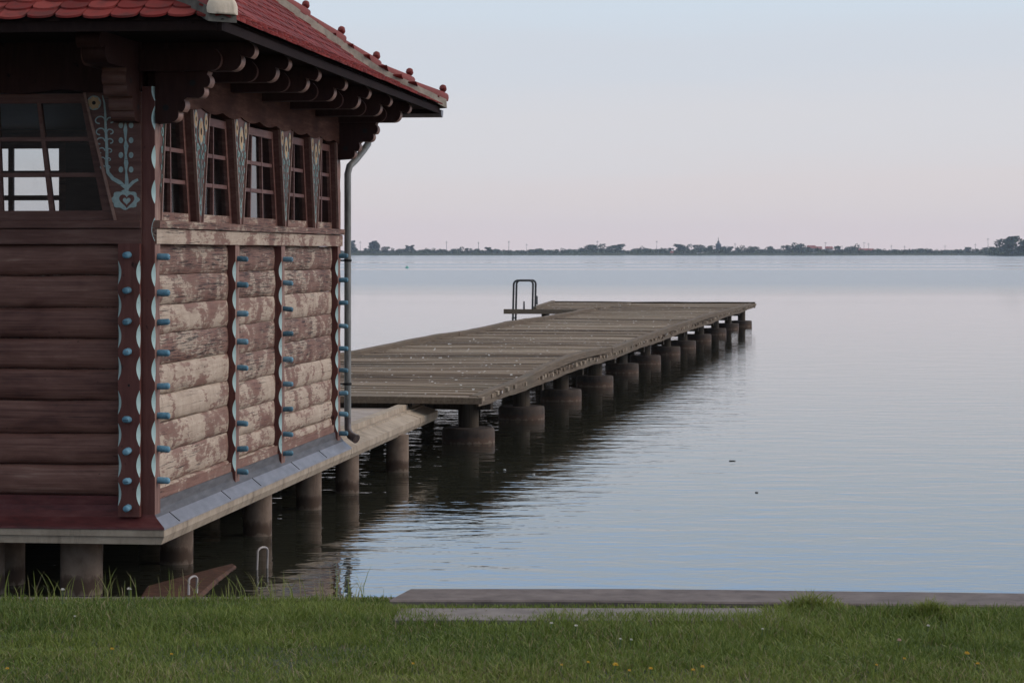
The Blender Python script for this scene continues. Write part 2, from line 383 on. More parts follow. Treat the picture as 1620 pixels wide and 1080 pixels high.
log_panel(back, -W + .05, -.05, bounds(.06, -1.80, .215, .05), -.085, .06, M['peel'], 8)
mb = HB(); mbox(mb, side, 2.02 - .55, 2.02, -.022, -.0205, -.36, -.355); # rusty scrape on the third log
# sills
def sill(P, s0, s1, mat, ext=0.0):
    mb = HB(); n = 26
    for (za, zb, n1) in ((.225, .172, .035), (.168, .060, .012)):
        rings = []
        for i in range(n + 1):
            s = s0 + (s1 - s0) * i / n; w = .003 * mnoise.noise(Vector((s * 2.2, za * 20, 5)))
            rings.append([P(s, zb + w, -.10), P(s, zb + w, n1), P(s, za + w - .006, n1 + .002), P(s, za + w, n1 - .008), P(s, za + w, -.10)])
        mb.tube_rings(rings)
    return mb.build('window_sill', mat, hut, 40)
sill(side, .003, 7.12, M['peelsill']); sill(front, -7.05, -.092, M['brown']); sill(back, -7.05, -.003, M['brown']); sill(left, .05, 7.05, M['brown'])

# windows: a slanted frame with bars, one pane of glass behind
def window(P, b0, b1, t0, t1, z0, z1, ncol, nrow, nf, mat, bar=.030, fr=.062, parent=hut):
    mb = HB()
    def pt(a, b, n):   # a across 0..1, b up 0..1
        l0 = b0 + (t0 - b0) * b; l1 = b1 + (t1 - b1) * b
        return P(l0 + (l1 - l0) * a, z0 + (z1 - z0) * b, n)
    wid = abs(b1 - b0 + t1 - t0) / 2; hei = z1 - z0
    def bar_(a0, a1, q0, q1, n0, n1, mi=0):
        mb.hexa([pt(a0, q0, n0), pt(a1, q0, n0), pt(a1, q0, n1), pt(a0, q0, n1), pt(a0, q1, n0), pt(a1, q1, n0), pt(a1, q1, n1), pt(a0, q1, n1)], mi)
    fa, fb = fr / wid, fr / hei
    bar_(0, fa, 0, 1, nf - .06, nf); bar_(1 - fa, 1, 0, 1, nf - .06, nf)
    bar_(fa, 1 - fa, 0, fb, nf - .06, nf - .001, 1); bar_(fa, 1 - fa, 1 - fb, 1, nf - .06, nf - .001)
    for i in range(1, ncol):
        a = fa + (1 - 2 * fa) * i / ncol; bar_(a - bar / wid / 2, a + bar / wid / 2, fb, 1 - fb, nf - .052, nf - .006)
    for j in range(1, nrow):
        b = fb + (1 - 2 * fb) * j / nrow
        for i in range(ncol):
            a0 = fa + (1 - 2 * fa) * i / ncol + (bar / wid / 2 if i else 0); a1 = fa + (1 - 2 * fa) * (i + 1) / ncol - (bar / wid / 2 if i < ncol - 1 else 0)
            bar_(a0, a1, b - bar / hei / 2, b + bar / hei / 2, nf - .052, nf - .009)
    o = mb.build('window', [mat, M['peel'] if P is side else mat], parent)
    g = HB(); g.add([pt(fa * .5, fb * .5, nf - .03), pt(1 - fa * .5, fb * .5, nf - .03), pt(1 - fa * .5, 1 - fb * .5, nf - .03), pt(fa * .5, 1 - fb * .5, nf - .03)], [(0, 1, 2, 3)])
    g.build('pane', M['glass'], o)
    return o
ZW0, ZW1 = .225, 1.09
cs = [0.0, 1.33, 2.69, 4.45, 5.80, 7.10]; TB, BB = .285, .062     # half widths of the boards, top and bottom
for i in range(5):
    lb, lt = (cs[i] + (BB if i else .12), cs[i] + (TB if i else .30)); rb, rt = (cs[i + 1] - (BB if i < 4 else .12), cs[i + 1] - (TB if i < 4 else .30))
    window(side, lb - .005, rb + .005, lt - .005, rt + .005, ZW0, ZW1 - .06, 3 if i == 2 else 2, 3, -.055, M['redbrown'])

# painted motifs, laid on a board
def ribbon(mb, P, pts, w, n, mi):
    pts = [Vector((a, b)) for a, b in pts]; ws = w if isinstance(w, list) else [w] * len(pts); L_ = []; R_ = []
    for i, q in enumerate(pts):
        t = (pts[min(i + 1, len(pts) - 1)] - pts[max(i - 1, 0)])
        t = t.normalized() if t.length > 1e-9 else Vector((0, 1)); nn = Vector((-t.y, t.x)) * ws[i] / 2
        L_.append(q + nn); R_.append(q - nn)
    vs = [P(q.x, q.y, n) for q in L_] + [P(q.x, q.y, n) for q in R_]; k = len(pts)
    mb.add(vs, [(i, i + 1, k + i + 1, k + i) for i in range(k - 1)], mi)
def blob(mb, P, cx, cz, prof, n, mi):
    pts = [(cx + a, cz + b) for a, b in prof]; mb.add([P(cx, cz, n)] + [P(a, b, n) for a, b in pts], [(0, i + 1, (i + 1) % len(pts) + 1) for i in range(len(pts))], mi)
def circle(r, rz=None, k=14, wav=0.0, f=6): return [((r * (1 + wav * math.cos(f * t))) * math.cos(t), ((rz or r) * (1 + wav * math.cos(f * t))) * math.sin(t)) for t in [2 * math.pi * i / k for i in range(k)]]
def heart(r): return [(r * .062 * 16 * math.sin(t) ** 3, r * .062 * (13 * math.cos(t) - 5 * math.cos(2 * t) - 2 * math.cos(3 * t) - math.cos(4 * t))) for t in [2 * math.pi * i / 26 for i in range(26)]]
def spiral(x, z, r, sx, turns=1.2, k=12):
    return [(x + sx * (r - r * math.cos(a) * (1 - .45 * i / k)), z + r * 1.0 * math.sin(a) * (1 - .4 * i / k)) for i, a in [(i, 2 * math.pi * turns * i / k) for i in range(k + 1)]]
def flower(P, x, z, r, n, parent, rz=None):
    mb = HB(); blob(mb, P, x, z, circle(r * 1.22, (rz or r) * 1.2, 18), n, 1); blob(mb, P, x, z, circle(r, rz, 36, .12, 7), n + .0015, 0); blob(mb, P, x, z, circle(r * .33, (rz or r) * .33), n + .003, 2)
    return mb.build('painted_flower', [M['ochre'], M['motif'], M['dark']], parent)
def board(P, b0, b1, t0, t1, z0, z1, n0, n1, mat, edge):
    mb = HB(); k = 6; rings = []
    mb.hexa([P(b0, z0, n0), P(b1, z0, n0), P(b1, z0, n1), P(b0, z0, n1), P(t0, z1, n0), P(t1, z1, n0), P(t1, z1, n1), P(t0, z1, n1)])
    for (q0, q1) in edge:                 # thin raised edging strips along the slanted edges
        a, b = (b0, t0) if q0 == 0 else (b1, t1); sg = 1 if q0 == 0 else -1
        e = .017
        mb.hexa([P(a - sg * .002, z0 - .001, n1 - .01), P(a + sg * e, z0 - .001, n1 - .01), P(a + sg * e, z0 - .001, n1 + .012), P(a - sg * .002, z0 - .001, n1 + .012),
                 P(b - sg * .002, z1 - .001, n1 - .01), P(b + sg * e, z1 - .001, n1 - .01), P(b + sg * e, z1 - .001, n1 + .012), P(b - sg * .002, z1 - .001, n1 + .012)], 1)
    return mb.build('painted_board', [mat, M['brown_end']], hut)
def side_motif(P, c, brd, lo=-1, hi=1):
    n = .0025; mb = HB(); leaf = HB()
    zt, zb = 1.0, .26
    hw = lambda z: BB + (TB - BB) * (z - ZW0) / (ZW1 - ZW0) - .03
    # three stems with grooves
    for q in (-1, 0, 1):
        if not lo <= q <= hi: continue
        pts = []; ws = []
        for i in range(15):
            z = .42 + (.50 if q else .46) * i / 14
            pts.append((c + q * hw(z) * .68, z)); ws.append((.016 if q else .03) * (1 + .5 * math.sin(i * 1.5)) * (.5 + .5 * i / 14))
        ribbon(leaf, P, pts, ws, n, 0)
        if q:
            for i in range(7):
                z = .47 + .062 * i; sx = 1 if i % 2 else -1; r = .009 + .0035 * i
                ribbon(mb, P, spiral(c + q * hw(z) * .68, z, r, sx), .010 + .001 * i, n + .0015, 0)
        else:
            for i in range(6):
                z = .50 + .07 * i
                for sx in (-1, 1):
                    if lo <= sx * .1 <= hi: blob(mb, P, c + sx * hw(z) * .30, z, circle(.006 + .0028 * i, .017), n + .0015, 0)
                blob(mb, P, c, z + .03, circle(.005 + .001 * i, .02), n + .003, 0)
    if lo < hi and lo == -1 and hi == 1:
        blob(mb, P, c, .335, circle(.040, .062, 20, .10, 5), n + .001, 0)
        ribbon(mb, P, [(c - .045, .43), (c - .02, .405), (c, .38), (c + .02, .405), (c + .045, .43)], .016, n + .002, 0)
        ht = [(a, b * 1.25) for a, b in heart(.027)]; blob(leaf, P, c, .335, ht, n + .003, 1)
        blob(mb, P, c, .338, [(a * .5, b * .55) for a, b in ht], n + .0045, 0)
    leaf.build('painted_stem', [M['leaf'], M['upright']], brd); mb.build('painted_scroll', [M['paleleaf']], brd)
    for q, z in ((-1, .985), (0, .90), (1, .975)):
        if lo <= q <= hi: flower(P, c + q * hw(z) * .70, z, .045 if q else .062, n + .003, brd, .058 if q else .085)
for i in range(1, 5):
    c = cs[i]
    b = board(side, c - BB, c + BB, c - TB, c + TB, ZW0, ZW1 + .005, -.10, 0.0, M['redbrown'], ((0, 0), (1, 1)))
    side_motif(side, c, b)
b = board(side, .152, .162, .152, .30, ZW0, ZW1 + .005, -.10, 0, M['redbrown'], ((1, 1),)); side_motif(side, .10, b, .01, 1)
b = board(side, 7.0 - .07, 6.928, 6.80, 6.928, ZW0, ZW1 + .005, -.10, 0, M['redbrown'], ((0, 0),))
# front half board with its scroll
ux = lambda x: (x - 245) / 4000 * 17.45 / .9934
fzz = lambda y: (HZ - y) * 17.45 / F
b = board(front, ux(181), -.092, ux(131), -.092, ZW0, 1.11, -.08, .02, M['brown'], ((0, 0),))
mb = HB(); n = .0225
g2 = lambda x, y: (ux(120 + x / 4.693), fzz(130 + y / 4.696))     # points read on an enlarged view of the scroll
ribbon(mb, front, [g2(*q) for q in ((195, 95), (210, 150), (217, 230), (220, 330), (226, 420), (230, 520), (228, 600), (238, 670), (275, 715), (330, 745), (380, 790), (430, 740), (466, 722))],
       [.006, .012, .015, .017, .019, .021, .022, .024, .026, .028, .03, .022, .016], n, 0)
ribbon(mb, front, [g2(*q) for q in ((372, 290), (370, 350), (372, 430), (376, 470), (373, 540), (376, 600), (376, 660), (380, 720), (380, 800))], [.006, .028, .01, .034, .014, .032, .012, .024, .03], n + .0008, 0)
for y, r, wd in ((260, 34, .009), (345, 31, .009), (415, 30, .009), (485, 24, .008), (550, 18, .007), (608, 16, .007)):
    for sx in (-1, 1):
        q = r * (1 if sx < 0 else .72)
        pts = [(222 + sx * (8 + q * 1.05 - q * 1.05 * math.cos(a)), y + 22 - q * 1.0 * math.sin(a) * (1 - a * .07)) for a in [i * .42 for i in range(12)]]
        ribbon(mb, front, [g2(*t) for t in pts], wd, n + .0005, 0)
for y in (318, 430, 540, 648):
    for x in (336, 413):
        x0, z0 = g2(x, y); blob(mb, front, x0, z0, circle(.0165, .021), n, 0)
x0, z0 = g2(368, 872); blob(mb, front, x0, z0, [(a, b) for a, b in circle(.098, .066, 40, .09, 8) if a + x0 < -.097] , n + .0004, 0)
blob(mb, front, x0 + .012, z0 - .005, heart(.055), n + .002, 1); blob(mb, front, x0 + .012, z0 - .008, heart(.028), n + .0035, 0)
mb.build('painted_scroll', [M['motif'], M['upright']], b)
x0, z0 = g2(132, 150); flower(front, x0, z0, .042, n + .001, b)
# front windows (the first one is seen from the bank) and the boards between them
window(front, -2.30, ux(178), -2.10, ux(134), ZW0, 1.105, 5, 3, -.03, M['brown'], .03, .066)
for c, wl, wr in ((-2.55, 0, 0), (-4.60, 0, 0)):
    bd = board(front, c - .25, c + .25, c - .46, c + .46, ZW0, 1.11, -.08, .02, M['brown'], ((0, 0), (1, 1)))
window(front, -4.36, -2.80, -4.16, -3.0, ZW0, 1.105, 4, 3, -.03, M['brown'], .03, .066)
window(front, -6.70, -4.85, -6.60, -5.05, ZW0, 1.105, 4, 3, -.03, M['brown'], .03, .066)
bd = board(front, -7.05, -6.705, -7.05, -6.605, ZW0, 1.11, -.08, .02, M['brown'], ((1, 1),))
# friezes above the windows, wavy lower edge, and the wall up to the roof
def frieze(P, s0, s1, mat, n1=-.012, zl=1.075):
    mb = HB(); k = int((s1 - s0) / .05); ring_a = []; ring_b = []
    rings = []
    for i in range(k + 1):
        s = s0 + (s1 - s0) * i / k; zb = zl - .03 * abs(math.sin(s * math.pi / .665))
        rings.append([P(s, zb, -.09), P(s, zb, n1), P(s, 1.84, n1), P(s, 1.84, -.09)])
    mb.tube_rings(rings); return mb.build('frieze', mat, hut)
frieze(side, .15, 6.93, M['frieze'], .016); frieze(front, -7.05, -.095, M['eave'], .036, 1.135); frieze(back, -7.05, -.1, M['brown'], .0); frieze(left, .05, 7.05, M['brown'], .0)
# back and left walls above the sill, with openings
def wall_strip(P, spans, z0, z1):
    mb = HB()
    for a, b_ in spans: mbox(mb, P, a, b_, -.09, -.02, z0, z1)
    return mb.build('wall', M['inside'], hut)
BK = [(-5.45, -4.62), (-3.98, -3.10), (-1.04, -.90)]
BK = [(-5.6, -5.0), (-4.33, -2.72), (-.93, -.89)]
edges = [-7.05] + [q for ab in BK for q in ab] + [-.1]
wall_strip(back, [(edges[i], edges[i + 1]) for i in range(0, len(edges), 2)], .225, 1.09)
window(back, -5.6, -5.0, -5.6, -5.0, .225, 1.09, 2, 2, -.025, M['brown'])
window(back, -4.33, -2.72, -4.33, -2.72, .225, 1.09, 3, 3, -.025, M['brown'], .05, .07)
mb = HB(); [mbox(mb, back, -.931, -.889, -.085, -.025, z0, z1) for z0, z1 in ((.225, .30), (.40, .43), (.55, .585), (.72, 1.09))]; mb.build('shutter', M['inside'], hut)
wall_strip(left, [(.05, .8), (2.2, 3.0), (4.1, 5.0), (6.3, 7.05)], .225, 1.09)
for a, b_ in ((.8, 2.2), (3.0, 4.1), (5.0, 6.3)): window(left, a, b_, a, b_, .225, 1.09, 3, 3, -.025, M['brown'])
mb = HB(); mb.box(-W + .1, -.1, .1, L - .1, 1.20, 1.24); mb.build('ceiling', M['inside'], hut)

# rafters with lobed ends, cheeks beside them, corner brackets
def arc(cx, cz, r, a0, a1, k=8): return [(cx + r * math.cos(R(a0 + (a1 - a0) * i / k)), cz + r * math.sin(R(a0 + (a1 - a0) * i / k))) for i in range(k + 1)]
RAFT = [(-.10, 1.452), (.66, 1.452)] + arc(.645, 1.392, .058, 60, -62, 7) + arc(.535, 1.327, .074, 28, -88, 8) + [(-.10, 1.254)]
CHEEK = [(-.10, 1.40), (.44, 1.40)] + arc(.405, 1.327, .075, 50, -88, 8) + [(-.10, 1.2515)]
BRKT = [(-.0, 1.253), (.375, 1.253)] + arc(.335, 1.185, .055, 55, -50, 6) + arc(.30, 1.115, .05, 30, -80, 6) + [(.225, 1.07)] + arc(.155, 1.02, .06, 35, -50, 6) + arc(.115, .955, .052, 30, -85, 6) + [(.0, .895)]
def slab_profile(mb, P, prof, s0, s1, end_from=2, end_to=None):
    n_ = len(prof); ends = [1 if (1 <= i < n_ - 2) else 0 for i in range(n_)]
    mb.prism([P(s0, z, n) for n, z in prof], [P(s1, z, n) for n, z in prof], 0, ends)
def rafter(P, s, cheek=True, w=.13, bracket=False, sg=-1, ext=1.0):
    sc = lambda pr: [(n * ext if n > 0 else n, z) for n, z in pr]
    mb = HB(); slab_profile(mb, P, sc(RAFT), s - w / 2, s + w / 2)
    o = mb.build('rafter', [M['eave'], M['eave'] if P is front else M['brown_end']], hut, 35)  # front ends take the darker eave tone, shade painted in
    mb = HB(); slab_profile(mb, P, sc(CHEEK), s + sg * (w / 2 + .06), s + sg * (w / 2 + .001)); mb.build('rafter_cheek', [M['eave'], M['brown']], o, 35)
    if bracket:
        mb = HB(); slab_profile(mb, P, BRKT, s - w / 2 - .004, s + w / 2 + .004)
        for hx, hz in ((.265, 1.17), (.075, 1.0)):
            for e in (s - w / 2 - .0065, s + w / 2 + .0065): blob(mb, P, 0, 0, [], 0, 0) if False else mb.add([P(e, hz + .022 * math.sin(t), hx + .022 * math.cos(t)) for t in [2 * math.pi * i / 12 for i in range(12)]], [tuple(range(12))], 2)
        mb.build('bracket', [M['eave'], M['brown'] if P is front else M['brown_end'], M['dark']], o, 35)  # front bracket ends painted darker than the lit side ones
for i in range(7): rafter(side, .075 + 1.155 * i, bracket=i in (0, 6))
for i in range(6): rafter(front, -.185 - 1.345 * i, bracket=i in (0, 5), sg=-1, w=.16, ext=1.45)
for i in range(7): rafter(left, .075 + 1.155 * i)
for i in range(6): rafter(back, -.185 - 1.345 * i, ext=1.4)

# roof: hipped, slightly flatter at the eaves, laid with round-ended tiles
OS, OF = .80, 1.34; EZ = 1.495
U0, U1, V0, V1 = -W - OS, OS, -OF, L + OF
hgt = lambda t: .50 * t if t < .6 else .30 + .76 * (t - .6)
TMAX = (U1 - U0) / 2
roof = HB()
def slope_sheet(mb, Pn, a, b, ts, dz, mi=0):
    for i in range(len(ts) - 1):
        t0, t1 = ts[i], ts[i + 1]
        mb.add([Pn(a + t0, t0, dz), Pn(b - t0, t0, dz), Pn(b - t1, t1, dz), Pn(a + t1, t1, dz)], [(0, 1, 2, 3)], mi)
slopes = [(lambda s, t, d: (U1 - t, s, EZ + hgt(t) + d), V0, V1), (lambda s, t, d: (U0 + t, s, EZ + hgt(t) + d), V0, V1),
          (lambda s, t, d: (s, V0 + t, EZ + hgt(t) + d), U0, U1), (lambda s, t, d: (s, V1 - t, EZ + hgt(t) + d), U0, U1)]
ts = [0, .3, .6, 1.5, 3, TMAX]
for Pn, a, b_ in slopes: slope_sheet(roof, Pn, a, b_, ts, -.012)
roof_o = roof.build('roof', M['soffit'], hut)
tl = HB(); TW, EX = .185, .128
for Pn, a, b_ in slopes:
    row = 0; t = -.035
    while t < TMAX - .1:
        lo, hi = a + max(t, 0), b_ - max(t, 0)
        s = lo - (TW / 2 if row % 2 else 0)
        while s < hi:
            c = s + TW / 2 + random.uniform(-.004, .004); hw = TW / 2 - .003; jz = random.uniform(0, .006); jt = random.uniform(-.006, .006)
            if c - hw * .6 > lo - .04 and c + hw * .6 < hi + .04:
                t1 = t + EX * 1.55
                prof = [(-hw, .062)] + [(-hw * math.cos(math.pi * q / 8), .062 * (1 - math.sin(math.pi * q / 8) ** .9)) for q in range(1, 8)] + [(hw, .062)]
                top = [Pn(min(max(c + x, lo - .02), hi + .02), t + dt + jt, .030 + jz - .02 * dt / .3) for x, dt in prof]
                top += [Pn(min(c + hw, hi + .02), t1, .012 + jz * .3), Pn(max(c - hw, lo - .02), t1, .012 + jz * .3)]
                bot = [(x, y, z - .014) for x, y, z in top]
                k = len(top); tl.add(top + bot, [tuple(range(k)), tuple(range(k, 2 * k))[::-1]] + [(i, (i + 1) % k, k + (i + 1) % k, k + i) for i in range(k)])
            s += TW
        row += 1; t += EX
tl.build('roof_tiles', M['tile'], roof_o)
# fascias, soffit and the gutter along the far eave
for P_, s0, s1, n1 in ((side, V0 + .02, V1 - .02, OS), (left, V0 + .02, V1 - .02, OS), (front, U0 + .05, U1 - .05, OF), (back, U0 + .05, U1 - .05, OF)):
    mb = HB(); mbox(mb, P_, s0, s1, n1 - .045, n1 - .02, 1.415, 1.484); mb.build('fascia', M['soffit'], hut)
for P_, s0, s1, n1 in ((side, -.05, L + .05, OS), (left, -.05, L + .05, OS), (front, U0 + .03, U1 - .03, OF), (back, U0 + .03, U1 - .03, OF)):
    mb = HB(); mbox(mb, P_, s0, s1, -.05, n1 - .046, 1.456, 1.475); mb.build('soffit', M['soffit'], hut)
mb = HB()
gp = arc(0, 0, .075, 180, 360, 10)
for r_, off in ((gp, 0),):
    A = [(U0, V1 + .07 + y, 1.455 + z) for y, z in gp]; B = [(U1 - .02, V1 + .07 + y, 1.455 + z) for y, z in gp]
    Ai = [(U0, V1 + .07 + y * .9, 1.457 + z * .9) for y, z in gp][::-1]; Bi = [(U1 - .02, V1 + .07 + y * .9, 1.457 + z * .9) for y, z in gp][::-1]
    mb.prism(A + Ai, B + Bi)
    e = [(U1 - .02 + q, V1 + .07 + y * 1.02, 1.455 + z * 1.02) for q in (0, .012) for y, z in gp]; mb.prism(e[:11], e[11:])
mb.build('gutter', M['zinc'], hut, 40)
# hips: half round ridge tiles with a knob at the lower end, bedded in mortar
def hip(c, du, dv, cap):
    def hp(t, up=0.0): return Vector((c[0] + du * t, c[1] + dv * t, EZ + hgt(t) + .02 + up))
    mort = HB(); t = 0.0; step = .30
    side_v = Vector((dv, -du, 0)).normalized()
    rr = []
    for i in range(60):
        q = .012 + i / 59 * (TMAX - .07); p0 = hp(q); w = .100 + .012 * mnoise.noise(p0 * 9); h = .045 + .010 * mnoise.noise(p0 * 8 + Vector((3, 1, 2)))
        rr.append([p0 + side_v * w - Vector((0, 0, .055)), p0 + side_v * w * .93 + Vector((0, 0, h * .75)), p0 + side_v * .05 + Vector((0, 0, h)), p0 - side_v * .05 + Vector((0, 0, h)), p0 - side_v * w * .93 + Vector((0, 0, h * .75)), p0 - side_v * w - Vector((0, 0, .055))])
    mort.tube_rings(rr); mort.build('hip_mortar', M['darkmortar'] if cap else M['mortar'], roof_o, 60)
    if cap: t = .055
    while t < TMAX - .1:
        mb = HB(); a, b_ = hp(t), hp(min(t + step + .05, TMAX)); d = (b_ - a).normalized(); upv = side_v.cross(d).normalized()
        if upv.z < 0: upv = -upv
        rings = []
        for i in range(9):
            f = i / 8; p0 = a + (b_ - a) * f; r = (.098 - .022 * f); lift = .035 - .028 * f
            if f == 0: r *= .93
            o_ = []
            for k in range(9):
                th = R(-8 + 196 * k / 8); o_.append(p0 + side_v * r * math.cos(th) + upv * (r * .92 * math.sin(th) + lift))
            for k in range(8, -1, -1):
                th = R(-8 + 196 * k / 8); o_.append(p0 + side_v * (r - .014) * math.cos(th) + upv * ((r - .014) * .92 * math.sin(th) + lift - .002))
            rings.append(o_)
        mb.tube_rings(rings)
        if t > .1 or not cap:
            q = a + d * .035 + upv * (.118); u_ = Vector((0, 0, 1))
            mb.tube([q - u_ * .03, q + u_ * .018], [.024, .017], 8)
            mb.tube([q + u_ * .012 - d * .03, q + u_ * .022 - d * .022, q + u_ * .045, q + u_ * .062 + d * .006, q + u_ * .068 + d * .01], [.012, .030, .040, .026, .008], 10)
        mb.build('ridge_tile', M['ridge'], roof_o, 45)
        t += step
    if cap:
        mb = HB(); p0 = hp(0) ; rings = []
        dd = Vector((du, dv, .5)).normalized()
        for i in range(8):
            a_ = i / 7 * math.pi / 2; r = .108 * math.cos(a_) ** .7 + .004
            rings.append([p0 + dd * (.03 - .065 * math.sin(a_)) + side_v * r * (1 + .05 * mnoise.noise(Vector((k * .8, i * .7, 2)))) * math.cos(R(-12 + 204 * k / 15)) + Vector((0, 0, 1)) * (r * 1.02 * math.sin(R(-12 + 204 * k / 15)) + .022) for k in range(16)])
        mb.tube_rings(rings); mb.build('mortar_cap', M['pale_mortar'], roof_o, 60)
hip((U1, V0), -1, 1, True); hip((U1, V1), -1, -1, False); hip((U0, V0), 1, 1, False); hip((U0, V1), 1, -1, False)
mb = HB()
mb.tube([((U0 + U1) / 2, V0 + TMAX, EZ + hgt(TMAX) + .06), ((U0 + U1) / 2, V1 - TMAX, EZ + hgt(TMAX) + .06)], .11, 12); mb.build('ridge_tile', M['ridge'], roof_o, 60)

# downspout at the far corner
dpx = lambda x, y, v: None
mb = HB(); vq = 7.16; dn = lambda x: (x - 810) / 4000
def hut_at(px, py, v):   # hut point on the plane v seen at a pixel of the photograph
    cu, su = math.cos(YAW), math.sin(YAW); k = (px - 810) / F   # X = k Y ; X = C0x + u cu - v su ; Y = C0y + u su + v cu
    u = (k * (C0.y + v * cu) - C0.x + v * su) / (cu - k * su); Y = C0.y + u * su + v * cu
    return (u, v, (HZ - py) * Y / F)
pp = [hut_at(584, 214, 7.9), hut_at(582, 228, 7.75), hut_at(575, 238, 7.6), hut_at(562, 254, 7.35), hut_at(553, 263, 7.22), hut_at(550, 275, 7.18)]
a = hut_at(550, 275, 7.18); b_ = hut_at(550, 660, 7.18); c_ = (a[0], a[1], b_[2])
dspo = empty('downspout'); dspo.parent = hut
mb.tube(pp + [(a[0], a[1], a[2] - .3), (a[0], a[1], -.6), c_], .034, 12); mb.build('pipe', M['pipe'], dspo, 50)
mb = HB(); z_ = c_[2]
mb.tube([(a[0], a[1], z_ + .02), (a[0], a[1], z_ - .10), (a[0] + .01, a[1] - .01, z_ - .14), (a[0] + .035, a[1] - .03, z_ - .175), (a[0] + .10, a[1] - .07, z_ - .205)], [.033, .033, .036, .040, .046], 12)
mb.build('pipe_shoe', M['brownpipe'], dspo, 50)
for yy in (412, 607):
    z0 = hut_at(550, yy, 7.18)[2]; mb = HB(); mb.lathe([(.035, -.012), (.040, -.008), (.040, .008), (.035, .012)], (a[0], a[1], z0)); mb.box(a[0] - .09, a[0] - .034, a[1] - .012, a[1] + .012, z0 - .008, z0 + .008); mb.build('pipe_bracket', M['dark'], dspo)

# flashing round the foot of the walls
def flashing(P, s0, s1, mats, ms0, ms1, joints=()):
    prof = [(-.075, -1.725), (-.026, -1.730), (-.018, -1.790), (.006, -1.822), (.014, -1.832), (.088, -1.893), (.092, -1.908), (.080, -1.908), (-.02, -1.85), (-.1, -1.80)]
    mb = HB(); sp = [s0, s1]
    ends = [1 if i in (4, 5, 6) else 0 for i in range(len(prof))]
    mb.prism([P(s0 + ms0 * n, z, n) for n, z in prof], [P(s1 + ms1 * n, z, n) for n, z in prof], 0, ends)
    for j in joints: mb.hexa([P(j, -1.831, .010), P(j + .007, -1.831, .010), P(j + .007, -1.827, .014), P(j, -1.827, .014), P(j, -1.894, .087), P(j + .007, -1.894, .087), P(j + .007, -1.890, .0905), P(j, -1.890, .0905)], 2)
    return mb.build('base_flashing', mats, hut)
flashing(side, -.0, 7.18, [M['darkzinc'], M['zinc'], M['dark']], -1, 0, (.35, 1.95, 3.05, 4.62, 5.9))
flashing(front, -W, -.0, [M['redflash'], M['redflash'], M['dark']], -1, 1)
flashing(left, 0, 7.1, [M['redflash'], M['redflash'], M['dark']], 0, 0); 
mb = HB(); mbox(mb, front, -7.0, -.25, -.07, -.022, -1.75, FB[-1] - .002); mb.build('base_board', M['redflash'], hut)
mb = HB(); mbox(mb, side, .152, 6.92, -.09, -.034, -1.735, -1.66) ; mb.build('base_board', M['peelbase'], hut)

# ------------------------------------------------------------------ concrete platform on columns
plat = empty('concrete_platform', (C0.x, C0.y, 0), YAW)
tag(plat, 'concrete platform on round columns carrying the boathouse above the water', 'platform')
zr = lambda z: z + CAMZ
VE = 13.05
mb = MB((0, 0, CAMZ))
pr = [(-7.2, -1.835), (-7.2, -2.01), (.055, -2.01), (.075, -1.985), (.085, -1.905), (.02, -1.840), (-.2, -1.835)]
# under the hut
mb.prism([(u, -.085, z) for u, z in [(-7.2, -1.91), (-7.2, -1.955), (.085, -1.955), (.085, -1.91)]], [(u, 7.2, z) for u, z in [(-7.2, -1.91), (-7.2, -1.955), (.085, -1.955), (.085, -1.91)]])
mb.prism([(u, -.072, z) for u, z in [(-7.2, -1.955), (-7.2, -2.01), (.062, -2.01), (.085, -1.955)]], [(u, 7.2, z) for u, z in [(-7.2, -1.955), (-7.2, -2.01), (.062, -2.01), (.085, -1.955)]])
mb.box(-7.1, -.1, .1, 7.1, -1.91, -1.83)
mb.build('slab', M['conc'], plat)
mb = MB((0, 0, CAMZ))
TP = [(-7.2, -1.83), (-7.2, -2.01), (.062, -2.01), (.088, -1.96), (.088, -1.90), (-.075, -1.845), (-.075, -1.83)]
for (v0, v1) in ((7.2, 11.62), (11.66, VE)): mb.prism([(u, v0, z) for u, z in TP], [(u, v1, z) for u, z in TP])
TPi = [(-7.2, -1.835), (-7.2, -2.0), (.05, -2.0), (.074, -1.958), (.074, -1.906), (-.08, -1.852), (-.08, -1.835)]
mb.prism([(u, 11.615, z) for u, z in TPi], [(u, 11.665, z) for u, z in TPi])
mb.build('terrace', M['conc'], plat)
mb = MB((0, 0, CAMZ)); mb.box(-7.1, -.26, 7.21, VE - .03, -1.829, -1.818); mb.build('terrace_floor', M['deckc'], plat)
mb = MB((0, 0, CAMZ)); rings = []
for i in range(25):
    v = 7.3 + (VE - .02 - 7.3) * i / 24; w = .006 * mnoise.noise(Vector((v * 1.3, 2, 7)))
    rings.append([(-.235 + w, v, -1.829), (-.235 + w, v, -1.770 + w), (-.135 + w, v, -1.772 + w), (-.130 + w, v, -1.83)])
mb.tube_rings(rings); mb.build('terrace_kerb', M['conc'], plat)
